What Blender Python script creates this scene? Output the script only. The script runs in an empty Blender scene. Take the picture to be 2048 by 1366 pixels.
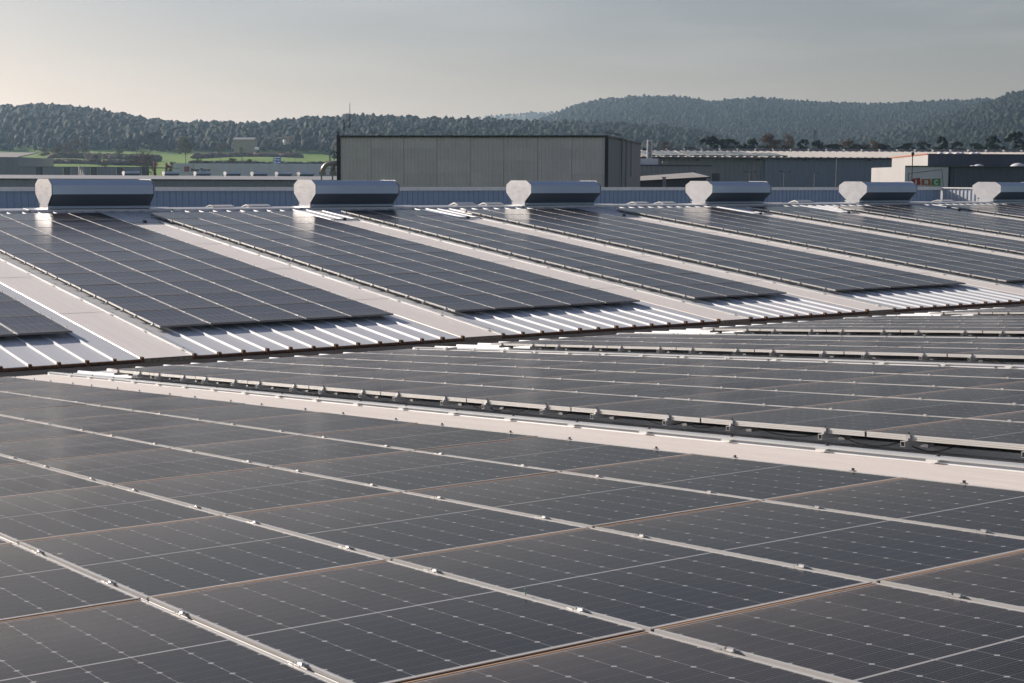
import bpy, math, random
import numpy as np
from mathutils import Vector, Matrix

random.seed(7)
rng = np.random.default_rng(11)
SC = bpy.context.scene
COL = SC.collection
R = math.radians

# ------------------------------------------------------------------ camera
F_PX, YAW, PITCH, ROLL = 3001.36, 0.5964212, -0.1090422, 0.0047124
CAM = Vector((-0.8618, -6.8080, 1.6631))
FW = Vector((math.sin(YAW) * math.cos(PITCH), math.cos(YAW) * math.cos(PITCH), math.sin(PITCH)))
RT = Vector((math.cos(YAW), -math.sin(YAW), 0))
UP = RT.cross(FW)
RT, UP = RT * math.cos(ROLL) + UP * math.sin(ROLL), UP * math.cos(ROLL) - RT * math.sin(ROLL)
cam_d = bpy.data.cameras.new('camera')
cam_d.sensor_width = 36.0
cam_d.lens = F_PX / 2048 * 36.0
cam_d.clip_start = 0.05
cam_d.clip_end = 30000
cam = bpy.data.objects.new('camera', cam_d)
COL.objects.link(cam)
m = Matrix((RT, UP, -FW)).transposed().to_4x4()
m.translation = CAM
cam.matrix_world = m
SC.camera = cam

# ------------------------------------------------------------------ light
SUN_AZ, SUN_EL = R(-20), R(20)          # azimuth measured from +Y towards +X
SUN_DIR = Vector((math.sin(SUN_AZ) * math.cos(SUN_EL), math.cos(SUN_AZ) * math.cos(SUN_EL), math.sin(SUN_EL)))
world = bpy.data.worlds.new('World')
SC.world = world
world.use_nodes = True
wn, wl = world.node_tree.nodes, world.node_tree.links
wn.clear()
w_out = wn.new('ShaderNodeOutputWorld')
w_bg = wn.new('ShaderNodeBackground')
w_sky = wn.new('ShaderNodeTexSky')
w_sky.sky_type = 'NISHITA'
w_sky.sun_disc = False
w_sky.sun_elevation = SUN_EL
w_sky.sun_rotation = SUN_AZ
w_sky.altitude = 300
w_sky.air_density = 1.0
w_sky.dust_density = 1.6
w_sky.ozone_density = 2.0
w_hsv = wn.new('ShaderNodeHueSaturation')
w_hsv.inputs['Saturation'].default_value = 0.8
w_bg.inputs['Strength'].default_value = 0.055
# the low air is warmer and paler, the upper sky bluer, the same all round
w_tc = wn.new('ShaderNodeTexCoord')
w_sep = wn.new('ShaderNodeSeparateXYZ')
wl.new(w_tc.outputs['Generated'], w_sep.inputs[0])
w_el = wn.new('ShaderNodeValToRGB')
w_el.color_ramp.elements[0].position = 0.0
w_el.color_ramp.elements[0].color = (1.0, 0.81, 0.755, 1)
w_el.color_ramp.elements[1].position = 0.5
w_el.color_ramp.elements[1].color = (0.86, 0.82, 1.0, 1)
e_ = w_el.color_ramp.elements.new(0.16)
e_.color = (0.965, 0.845, 0.86, 1)
wl.new(w_sep.outputs[2], w_el.inputs['Fac'])
w_tint = wn.new('ShaderNodeMix')
w_tint.data_type = 'RGBA'
w_tint.blend_type = 'MULTIPLY'
w_tint.inputs['Factor'].default_value = 1.0
wl.new(w_el.outputs[0], w_tint.inputs['B'])
wl.new(w_sky.outputs[0], w_tint.inputs['A'])
wl.new(w_tint.outputs['Result'], w_hsv.inputs['Color'])
# thin high cirrus streaks
w_map = wn.new('ShaderNodeMapping')
w_map.inputs['Rotation'].default_value = (0, 0, R(40))
w_map.inputs['Scale'].default_value = (1.2, 3.0, 16.0)
w_noi = wn.new('ShaderNodeTexNoise')
w_noi.inputs['Scale'].default_value = 2.2
w_noi.inputs['Detail'].default_value = 6
w_rmp = wn.new('ShaderNodeMapRange')
w_rmp.inputs['From Min'].default_value = 0.45
w_rmp.inputs['From Max'].default_value = 0.8
w_rmp.inputs['To Max'].default_value = 0.22
w_mix = wn.new('ShaderNodeMix')
w_mix.data_type = 'RGBA'
w_mix.inputs['B'].default_value = (9.0, 8.8, 8.6, 1)
wl.new(w_tc.outputs['Generated'], w_map.inputs['Vector'])
wl.new(w_map.outputs[0], w_noi.inputs['Vector'])
wl.new(w_noi.outputs['Fac'], w_rmp.inputs['Value'])
wl.new(w_rmp.outputs[0], w_mix.inputs['Factor'])
wl.new(w_hsv.outputs[0], w_mix.inputs['A'])
wl.new(w_mix.outputs['Result'], w_bg.inputs['Color'])
wl.new(w_bg.outputs[0], w_out.inputs['Surface'])

sun_d = bpy.data.lights.new('sun', 'SUN')
sun_d.energy = 4.7
sun_d.angle = R(0.5)
sun_d.color = (1.0, 0.90, 0.80)
sun = bpy.data.objects.new('sun', sun_d)
COL.objects.link(sun)
sun.rotation_euler = (-SUN_DIR).to_track_quat('-Z', 'Y').to_euler()
sun.location = (-30, 60, 60)

SC.view_settings.view_transform = 'Standard'
SC.view_settings.look = 'None'
SC.view_settings.exposure = 0.55
SC.view_settings.gamma = 1.0
SC.view_settings.use_curve_mapping = False
SC.render.engine = 'CYCLES'
SC.cycles.use_denoising = True
SC.cycles.max_bounces = 6
SC.cycles.diffuse_bounces = 3
SC.cycles.glossy_bounces = 3
SC.cycles.transmission_bounces = 2
SC.cycles.volume_bounces = 0
SC.cycles.sample_clamp_indirect = 6

# ------------------------------------------------------------------ helpers
FH = Vector((math.sin(YAW), math.cos(YAW), 0))
RH = Vector((math.cos(YAW), -math.sin(YAW), 0))


def ray(px, py):
    return FW + RT * ((px - 1024) / F_PX) + UP * ((683 - py) / F_PX)


def at(px, py, d):
    """world point on the line of sight, d metres ahead of the camera (measured level)"""
    v = ray(px, py)
    return CAM + v * (d / v.dot(FH))


def bg(px, py, d):
    """same in the frame used for the far buildings: x to the right, y ahead, z up"""
    p = at(px, py, d) - Vector((CAM.x, CAM.y, 0))
    return Vector((p.dot(RH), p.dot(FH), p.z))


GZ = -8.6


class MB:
    def __init__(self):
        self.v, self.f, self.m = [], [], []

    def poly(self, pts, mi=0):
        n = len(self.v)
        self.v += [tuple(p) for p in pts]
        self.f.append(tuple(range(n, n + len(pts))))
        self.m.append(mi)
        return self

    def box(self, x0, x1, y0, y1, z0, z1, mi=0):
        n = len(self.v)
        self.v += [(x0, y0, z0), (x1, y0, z0), (x1, y1, z0), (x0, y1, z0),
                   (x0, y0, z1), (x1, y0, z1), (x1, y1, z1), (x0, y1, z1)]
        for q in ((0, 3, 2, 1), (4, 5, 6, 7), (0, 1, 5, 4), (1, 2, 6, 5), (2, 3, 7, 6), (3, 0, 4, 7)):
            self.f.append(tuple(n + i for i in q))
            self.m.append(mi)
        return self

    def extrude(self, prof, axis, a, b, mi=0, cap=True, closed=True):
        """prof: list of 2-D points in the plane across axis ('x': (y,z), 'y': (x,z), 'z': (x,y))"""
        def P(q, t):
            return {'x': (t, q[0], q[1]), 'y': (q[0], t, q[1]), 'z': (q[0], q[1], t)}[axis]
        n, k = len(self.v), len(prof)
        self.v += [P(q, a) for q in prof] + [P(q, b) for q in prof]
        for i in range(k if closed else k - 1):
            j = (i + 1) % k
            self.f.append((n + i, n + j, n + k + j, n + k + i))
            self.m.append(mi)
        if cap and closed:
            self.f.append(tuple(n + i for i in range(k))[::-1])
            self.f.append(tuple(n + k + i for i in range(k)))
            self.m += [mi, mi]
        return self

    def tube(self, pts, r, seg=8, mi=0):
        pts = [Vector(p) for p in pts]
        n0 = len(self.v)
        for i, p in enumerate(pts):
            d = (pts[min(i + 1, len(pts) - 1)] - pts[max(i - 1, 0)]).normalized()
            a = d.orthogonal().normalized() if i == 0 else (a - d * a.dot(d)).normalized()
            b = d.cross(a)
            rr = r[i] if isinstance(r, (list, tuple)) else r
            for s in range(seg):
                t = 2 * math.pi * s / seg
                self.v.append(tuple(p + (a * math.cos(t) + b * math.sin(t)) * rr))
        for i in range(len(pts) - 1):
            for s in range(seg):
                u, w = n0 + i * seg, n0 + (i + 1) * seg
                self.f.append((u + s, u + (s + 1) % seg, w + (s + 1) % seg, w + s))
                self.m.append(mi)
        self.f.append(tuple(n0 + s for s in range(seg))[::-1])
        e = n0 + (len(pts) - 1) * seg
        self.f.append(tuple(e + s for s in range(seg)))
        self.m += [mi, mi]
        return self

    def dome(self, c, rx, ry, rz, seg=12, rings=4, mi=0):
        n = len(self.v)
        for i in range(rings):
            t = (math.pi / 2) * i / rings
            for s in range(seg):
                a = 2 * math.pi * s / seg
                self.v.append((c[0] + rx * math.cos(t) * math.cos(a), c[1] + ry * math.cos(t) * math.sin(a), c[2] + rz * math.sin(t)))
        self.v.append((c[0], c[1], c[2] + rz))
        for i in range(rings - 1):
            for s in range(seg):
                self.f.append((n + i * seg + s, n + i * seg + (s + 1) % seg, n + (i + 1) * seg + (s + 1) % seg, n + (i + 1) * seg + s))
                self.m.append(mi)
        for s in range(seg):
            self.f.append((n + (rings - 1) * seg + s, n + (rings - 1) * seg + (s + 1) % seg, n + rings * seg))
            self.m.append(mi)
        return self

    def mesh(self, name, mats, smooth=False):
        me = bpy.data.meshes.new(name)
        me.from_pydata(self.v, [], self.f)
        for mt in (mats if isinstance(mats, (list, tuple)) else [mats]):
            me.materials.append(mt)
        if any(self.m):
            me.polygons.foreach_set('material_index', self.m)
        if smooth:
            me.polygons.foreach_set('use_smooth', [True] * len(self.f))
        me.update()
        return me

    def build(self, name, mats, parent=None, smooth=False, loc=None, rot=None):
        return put(name, self.mesh(name, mats, smooth), parent, loc, rot)


def put(name, me, parent=None, loc=None, rot=None, scale=None):
    o = bpy.data.objects.new(name, me)
    COL.objects.link(o)
    if parent is not None:
        o.parent = parent
    if loc is not None:
        o.location = loc
    if rot is not None:
        o.rotation_euler = rot
    if scale is not None:
        o.scale = scale
    return o


def tag(o, label=None, cat=None, group=None, kind=None):
    if label: o['label'] = label
    if cat: o['category'] = cat
    if group: o['group'] = group
    if kind: o['kind'] = kind
    return o


def empty(name, label=None, cat=None, group=None, loc=None, rot=None):
    o = bpy.data.objects.new(name, None)
    COL.objects.link(o)
    o.empty_display_size = 0.2
    if loc is not None: o.location = loc
    if rot is not None: o.rotation_euler = rot
    return tag(o, label, cat, group)


def bgroot(name, label, cat, px, d, group=None, turn=0.0, z=None):
    """Empty at a far thing's base; its local x runs to the right, y ahead, z up, origin at its base"""
    b = bg(px, 400, d)
    w = Vector((CAM.x, CAM.y, 0)) + RH * b.x + FH * b.y
    w.z = GZ if z is None else z
    o = empty(name, label, cat, group, w, (0, 0, -YAW + turn))
    o['_o'] = (b.x, b.y, w.z)
    return o


def loc_(o, px, py, d):
    b = bg(px, py, d)
    q = o['_o']
    return Vector((b.x - q[0], b.y - q[1], b.z - q[2]))


# ------------------------------------------------------------------ materials
def material(name, col, rough=0.6, metal=0.0, noise=0.0, scale=5.0, stretch=(1, 1, 1), tint=None, bump=0.0, bscale=40.0, spec=0.5, rvar=0.0):
    mt = bpy.data.materials.new(name)
    mt.use_nodes = True
    n, l = mt.node_tree.nodes, mt.node_tree.links
    bs = n['Principled BSDF']
    bs.inputs['Base Color'].default_value = (*col, 1)
    bs.inputs['Roughness'].default_value = rough
    bs.inputs['Metallic'].default_value = metal
    bs.inputs['Specular IOR Level'].default_value = spec
    if noise > 0 or bump > 0:
        tc = n.new('ShaderNodeTexCoord')
        mp = n.new('ShaderNodeMapping')
        mp.inputs['Scale'].default_value = stretch
        oi = n.new('ShaderNodeObjectInfo')
        ad = n.new('ShaderNodeVectorMath')
        ad.operation = 'ADD'
        sc = n.new('ShaderNodeVectorMath')
        sc.operation = 'SCALE'
        sc.inputs[0].default_value = (37, 19, 11)
        l.new(oi.outputs['Random'], sc.inputs['Scale'])
        l.new(tc.outputs['Object'], mp.inputs['Vector'])
        l.new(mp.outputs[0], ad.inputs[0])
        l.new(sc.outputs[0], ad.inputs[1])
    if noise > 0:
        nz = n.new('ShaderNodeTexNoise')
        nz.inputs['Scale'].default_value = scale
        nz.inputs['Detail'].default_value = 6
        nz.inputs['Roughness'].default_value = 0.62
        l.new(ad.outputs[0], nz.inputs['Vector'])
        mr = n.new('ShaderNodeMapRange')
        mr.inputs['From Min'].default_value = 0.3
        mr.inputs['From Max'].default_value = 0.7
        mr.inputs['To Max'].default_value = noise
        l.new(nz.outputs['Fac'], mr.inputs['Value'])
        mx = n.new('ShaderNodeMix')
        mx.data_type = 'RGBA'
        mx.inputs['A'].default_value = (*col, 1)
        mx.inputs['B'].default_value = (*(tint or tuple(c * 0.5 for c in col)), 1)
        l.new(mr.outputs[0], mx.inputs['Factor'])
        l.new(mx.outputs['Result'], bs.inputs['Base Color'])
        if rvar > 0:
            m2 = n.new('ShaderNodeMapRange')
            m2.inputs['From Min'].default_value = 0.3
            m2.inputs['From Max'].default_value = 0.7
            m2.inputs['To Min'].default_value = rough
            m2.inputs['To Max'].default_value = rough + rvar
            l.new(nz.outputs['Fac'], m2.inputs['Value'])
            l.new(m2.outputs[0], bs.inputs['Roughness'])
    if bump > 0:
        nb = n.new('ShaderNodeTexNoise')
        nb.inputs['Scale'].default_value = bscale
        nb.inputs['Detail'].default_value = 3
        l.new(ad.outputs[0], nb.inputs['Vector'])
        bp = n.new('ShaderNodeBump')
        bp.inputs['Strength'].default_value = bump
        bp.inputs['Distance'].default_value = 0.02
        l.new(nb.outputs['Fac'], bp.inputs['Height'])
        l.new(bp.outputs[0], bs.inputs['Normal'])
    return mt


def glass_material(name, edge_dust, refl):
    mt = bpy.data.materials.new(name)
    mt.use_nodes = True
    n, l = mt.node_tree.nodes, mt.node_tree.links
    bs = n['Principled BSDF']

    def M(op, a, b=None, c=None, clamp=False):
        nd = n.new('ShaderNodeMath')
        nd.operation = op
        nd.use_clamp = clamp
        for i, v in enumerate((a, b, c)):
            if v is None: continue
            if isinstance(v, (int, float)): nd.inputs[i].default_value = v
            else: l.new(v, nd.inputs[i])
        return nd.outputs[0]

    def MIX(f, a, b):
        nd = n.new('ShaderNodeMix')
        nd.data_type = 'RGBA'
        for k, v in (('Factor', f), ('A', a), ('B', b)):
            if isinstance(v, (int, float)): nd.inputs[k].default_value = v
            elif isinstance(v, tuple): nd.inputs[k].default_value = (*v, 1)
            else: l.new(v, nd.inputs[k])
        return nd.outputs['Result']

    tc = n.new('ShaderNodeTexCoord')
    sp = n.new('ShaderNodeSeparateXYZ')
    l.new(tc.outputs['Object'], sp.inputs[0])
    x, y = sp.outputs[0], sp.outputs[1]
    CX, CY = 0.1605, 0.0786
    fx = M('FRACT', M('ADD', M('DIVIDE', x, CX), 30.0))
    dx = M('MULTIPLY', M('MINIMUM', fx, M('SUBTRACT', 1.0, fx)), CX)
    ay = M('SUBTRACT', M('ABSOLUTE', y), 0.006)
    cy = M('DIVIDE', ay, CY)
    fy = M('FRACT', M('ADD', cy, 10.0))
    dy = M('MULTIPLY', M('MINIMUM', fy, M('SUBTRACT', 1.0, fy)), CY)
    f2 = M('FRACT', M('ADD', M('DIVIDE', M('ADD', cy, 0.5), 2.0), 20.0))
    even = M('GREATER_THAN', f2, 0.5)
    rad = M('ADD', M('MULTIPLY', even, 0.006), 0.005)
    col_l = M('LESS_THAN', dx, 0.0013)
    row_l = M('MULTIPLY', M('LESS_THAN', dy, 0.0009), 0.32)
    dia = M('LESS_THAN', M('ADD', dx, dy), rad)
    mid = M('LESS_THAN', ay, 0.0)
    edge = M('MAXIMUM', M('GREATER_THAN', M('ABSOLUTE', x), 0.4815), M('GREATER_THAN', M('ABSOLUTE', y), 0.7925))
    # fine bus wires across the half cells
    bw = M('FRACT', M('DIVIDE', ay, CY / 5))
    wire = M('MULTIPLY', M('GREATER_THAN', bw, 0.84), 0.14)
    fac = M('MAXIMUM', M('MAXIMUM', M('MULTIPLY', col_l, 0.62), dia), M('MAXIMUM', row_l, M('MAXIMUM', mid, M('MAXIMUM', M('MULTIPLY', edge, 0.7), wire))))
    # colour of the cells, slightly different from panel to panel
    oi = n.new('ShaderNodeObjectInfo')
    cell = MIX(oi.outputs['Random'], (0.006, 0.0075, 0.014), (0.009, 0.0085, 0.0125))
    c = MIX(fac, cell, (0.36, 0.36, 0.37))
    # dust film: washed patches, thick along the lower edge (+y is downhill)
    ad = n.new('ShaderNodeVectorMath')
    ad.operation = 'ADD'
    sc = n.new('ShaderNodeVectorMath')
    sc.operation = 'SCALE'
    sc.inputs[0].default_value = (31, 17, 5)
    l.new(oi.outputs['Random'], sc.inputs['Scale'])
    l.new(tc.outputs['Object'], ad.inputs[0])
    l.new(sc.outputs[0], ad.inputs[1])
    nz = n.new('ShaderNodeTexNoise')
    nz.inputs['Scale'].default_value = 1.7
    nz.inputs['Detail'].default_value = 8
    nz.inputs['Roughness'].default_value = 0.65
    l.new(ad.outputs[0], nz.inputs['Vector'])
    n2 = n.new('ShaderNodeTexNoise')
    n2.inputs['Scale'].default_value = 22
    n2.inputs['Detail'].default_value = 4
    l.new(ad.outputs[0], n2.inputs['Vector'])
    film = M('MULTIPLY_ADD', nz.outputs['Fac'], 0.08, -0.025, clamp=True)
    grad = M('MULTIPLY', M('POWER', M('MULTIPLY_ADD', y, 0.62, 0.5, clamp=True), 2.1), 0.115)
    film = M('ADD', film, M('MULTIPLY', grad, M('MULTIPLY_ADD', nz.outputs['Fac'], 1.2, 0.4)))
    c = MIX(film, c, (0.255, 0.20, 0.15))
    vo = n.new('ShaderNodeTexVoronoi')
    vo.inputs['Scale'].default_value = 3.2
    l.new(ad.outputs[0], vo.inputs['Vector'])
    sv = n.new('ShaderNodeSeparateColor')
    l.new(vo.outputs['Color'], sv.inputs[0])
    n4 = n.new('ShaderNodeTexNoise')
    n4.inputs['Scale'].default_value = 60
    l.new(ad.outputs[0], n4.inputs['Vector'])
    spot = M('MULTIPLY', M('LESS_THAN', M('MULTIPLY_ADD', n4.outputs['Fac'], 0.05, vo.outputs['Distance']), 0.062), M('GREATER_THAN', sv.outputs[0], 0.955))
    c = MIX(M('MULTIPLY', spot, 0.8), c, (0.55, 0.53, 0.48))
    low = M('MULTIPLY', M('SUBTRACT', y, 0.70), 10.0, clamp=True)
    low = M('MULTIPLY', M('POWER', low, 2.2), M('MULTIPLY_ADD', n2.outputs['Fac'], 1.1, -0.12), clamp=True)
    c = MIX(M('MULTIPLY', low, edge_dust), c, (0.30, 0.19, 0.115))
    df = n.new('ShaderNodeBsdfDiffuse')
    gl = n.new('ShaderNodeBsdfGlossy')
    ms = n.new('ShaderNodeMixShader')
    fr = n.new('ShaderNodeFresnel')
    fr.inputs['IOR'].default_value = 1.37
    l.new(c, df.inputs['Color'])
    rg = M('MULTIPLY_ADD', nz.outputs['Fac'], 0.16, 0.12 if edge_dust > 0.3 else 0.085)
    rg = M('MULTIPLY_ADD', low, 0.4, rg)
    l.new(rg, gl.inputs['Roughness'])
    l.new(M('MULTIPLY', fr.outputs[0], refl), ms.inputs[0])
    # the dust film scatters low light forward
    dg = n.new('ShaderNodeBsdfGlossy')
    dg.inputs['Roughness'].default_value = 0.45
    dg.inputs['Color'].default_value = (0.66, 0.60, 0.53, 1)
    md = n.new('ShaderNodeMixShader')
    l.new(M('MULTIPLY', film, 0.85, clamp=True), md.inputs[0])
    l.new(df.outputs[0], md.inputs[1])
    l.new(dg.outputs[0], md.inputs[2])
    l.new(md.outputs[0], ms.inputs[1])
    l.new(gl.outputs[0], ms.inputs[2])
    l.new(ms.outputs[0], n['Material Output'].inputs['Surface'])
    # soft waviness of the glass
    n3 = n.new('ShaderNodeTexNoise')
    n3.inputs['Scale'].default_value = 2.3
    n3.inputs['Detail'].default_value = 1
    l.new(ad.outputs[0], n3.inputs['Vector'])
    bp = n.new('ShaderNodeBump')
    bp.inputs['Strength'].default_value = 0.05
    bp.inputs['Distance'].default_value = 0.02
    l.new(n3.outputs['Fac'], bp.inputs['Height'])
    l.new(bp.outputs[0], gl.inputs['Normal'])
    n.remove(bs)
    return mt


M_ALU = material('aluminium', (0.57, 0.57, 0.565), 0.45, 0.3, 0.5, 9, (1, 0.25, 1), (0.50, 0.48, 0.45))
M_ALU_DUST = material('dusty_aluminium', (0.40, 0.255, 0.155), 0.9, 0.0, 0.6, 30, (1, 1, 1), (0.22, 0.13, 0.08))
M_GRIME_SHADE = material('gap_shade_grime', (0.06, 0.052, 0.047), 0.9)  # shade of the panel row gaps put into the colour, with some grime
M_CLAMP = material('clamp_aluminium', (0.56, 0.56, 0.565), 0.38, 0.6, 0.4, 20)
M_BOLT = material('dark_bolt', (0.05, 0.05, 0.055), 0.5, 0.6)
M_GLASS = glass_material('solar_glass', 0.5, 0.72)
M_GLASS_FAR = glass_material('solar_glass_clean', 0.12, 0.84)
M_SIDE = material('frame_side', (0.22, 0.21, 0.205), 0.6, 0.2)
M_BACK = material('panel_backsheet', (0.62, 0.62, 0.60), 0.6)
M_SHEET = material('coated_roof_sheet', (0.60, 0.63, 0.67), 0.48, 0.05, 0.5, 2.5, (6, 0.25, 1), (0.50, 0.515, 0.54), 0.0, rvar=0.15)
M_SKYL = material('beige_skylight_sheet', (0.92, 0.865, 0.805), 0.36, 0.0, 0.6, 1.6, (7, 0.2, 1), (0.79, 0.73, 0.665), 0.15, 30, rvar=0.15, spec=0.8)
M_SKYL_N = material('worn_skylight_sheet', (0.76, 0.71, 0.665), 0.42, 0.0, 0.75, 1.1, (5, 0.35, 1), (0.60, 0.55, 0.505), 0.2, 24, rvar=0.15)
M_TRIM = material('grey_trim', (0.50, 0.53, 0.55), 0.45, 0.2, 0.5, 6, (1, 0.4, 1), (0.38, 0.39, 0.39))
M_RUST = material('rusty_eave', (0.16, 0.075, 0.04), 0.9, 0.0, 0.9, 18, (1, 1, 1), (0.035, 0.022, 0.018))
M_CRUST = material('lichen_crust', (0.34, 0.30, 0.25), 0.95, 0.0, 0.95, 22, (1, 1, 1), (0.09, 0.06, 0.045), 0.6, 30)
M_GUT = material('gutter_wall', (0.30, 0.285, 0.275), 0.8, 0.0, 0.6, 3, (1, 1, 3), (0.18, 0.165, 0.155))
M_RIDGE = material('ridge_flashing', (0.60, 0.61, 0.63), 0.38, 0.35, 0.4, 3, (1, 1, 1), (0.48, 0.48, 0.48))
M_VENT = material('ventilator_sheet', (0.46, 0.56, 0.69), 0.36, 0.2, 0.35, 3.0, (0.5, 2, 2), (0.39, 0.49, 0.61), 0.06, 6)
M_VCAP = material('ventilator_cap', (0.47, 0.485, 0.51), 0.40, 0.35, 0.8, 2.2, (1, 1, 1.6), (0.36, 0.37, 0.39), 0.4, 2.2)
M_DARK = material('dark_louvre', (0.13, 0.15, 0.18), 0.45, 0.1)
M_CABLE = material('black_cable', (0.010, 0.010, 0.010), 0.8, spec=0.1)
M_GREEN = material('green_tie', (0.02, 0.22, 0.08), 0.5)
M_BLUE = material('blue_grey_cladding', (0.27, 0.36, 0.48), 0.5, 0.1, 0.4, 2, (1, 1, 0.4), (0.22, 0.30, 0.41))
M_WCAP = material('white_coping', (0.74, 0.74, 0.73), 0.5, 0.1, 0.3, 4)

# ------------------------------------------------------------------ planes of the two roof slopes
A_N, A_F = 0.0807188, 0.0934555
YF, ZF = 20.33866, -1.17272
PX, PY = 1.02, 1.64904
M_NEAR = Matrix.Rotation(-A_N, 4, 'X')
M_FAR = Matrix.Translation((0, YF, ZF)) @ Matrix.Rotation(A_F, 4, 'X')
H_SHEET = -0.135                        # pan of the sheets below the top of the panels
RIB_H = 0.036
W_EAVE = (18.2 - YF) / math.cos(A_F)    # far slope, up-slope coordinate of the eave
W_RIDGE = (40.3 - YF) / math.cos(A_F)
S_EAVE = 17.15                          # near slope, down-slope coordinate of its eave
S_BACK = -15.0

# bays: left edge of each array, number of columns
FAR_BAYS = [(2.74, 5), (9.49, 5), (16.072, 5), (22.822, 3), (27.585, 5), (34.40, 5), (41.25, 3), (46.2, 5), (53.1, 5), (59.9, 5)]
NEAR_BAYS = [(0.0, 5), (6.573, 5), (13.33, 3), (18.12, 5), (24.65, 5), (31.35, 5)]


def in_view(p, mx, my):
    d = p - CAM
    z = d.dot(FW)
    if z < 0.3: return False
    u, v = 1024 + F_PX * d.dot(RT) / z, 683 - F_PX * d.dot(UP) / z
    return -mx < u < 2048 + mx and -my < v < 1366 + my


# ------------------------------------------------------------------ factory halls: sheets, skylights, eaves
near_hall = empty('factory_hall', 'near factory hall whose metal roof carries the foreground panels down to the valley gutter', 'hall')
near_hall.matrix_world = M_NEAR
far_hall = empty('factory_hall', 'far factory hall whose metal roof rises from the rusty eave to the ridge ventilators', 'hall')
far_hall.matrix_world = M_FAR

RIBP = [(-0.024, 0.0), (-0.012, RIB_H), (0.012, RIB_H), (0.024, 0.0)]


def sheet_mesh(name, width, a, b, first=True):
    """one pan and the rib on its left side; three faint stiffening beads in the pan"""
    p = list(RIBP)
    for c in (0.25, 0.5, 0.75):
        p += [(c * width - 0.012, 0.0), (c * width, 0.0016), (c * width + 0.012, 0.0)]
    p.append((width - 0.024, 0.0))
    return MB().extrude(p, 'y', a, b, closed=False).mesh(name, M_SHEET)


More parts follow.
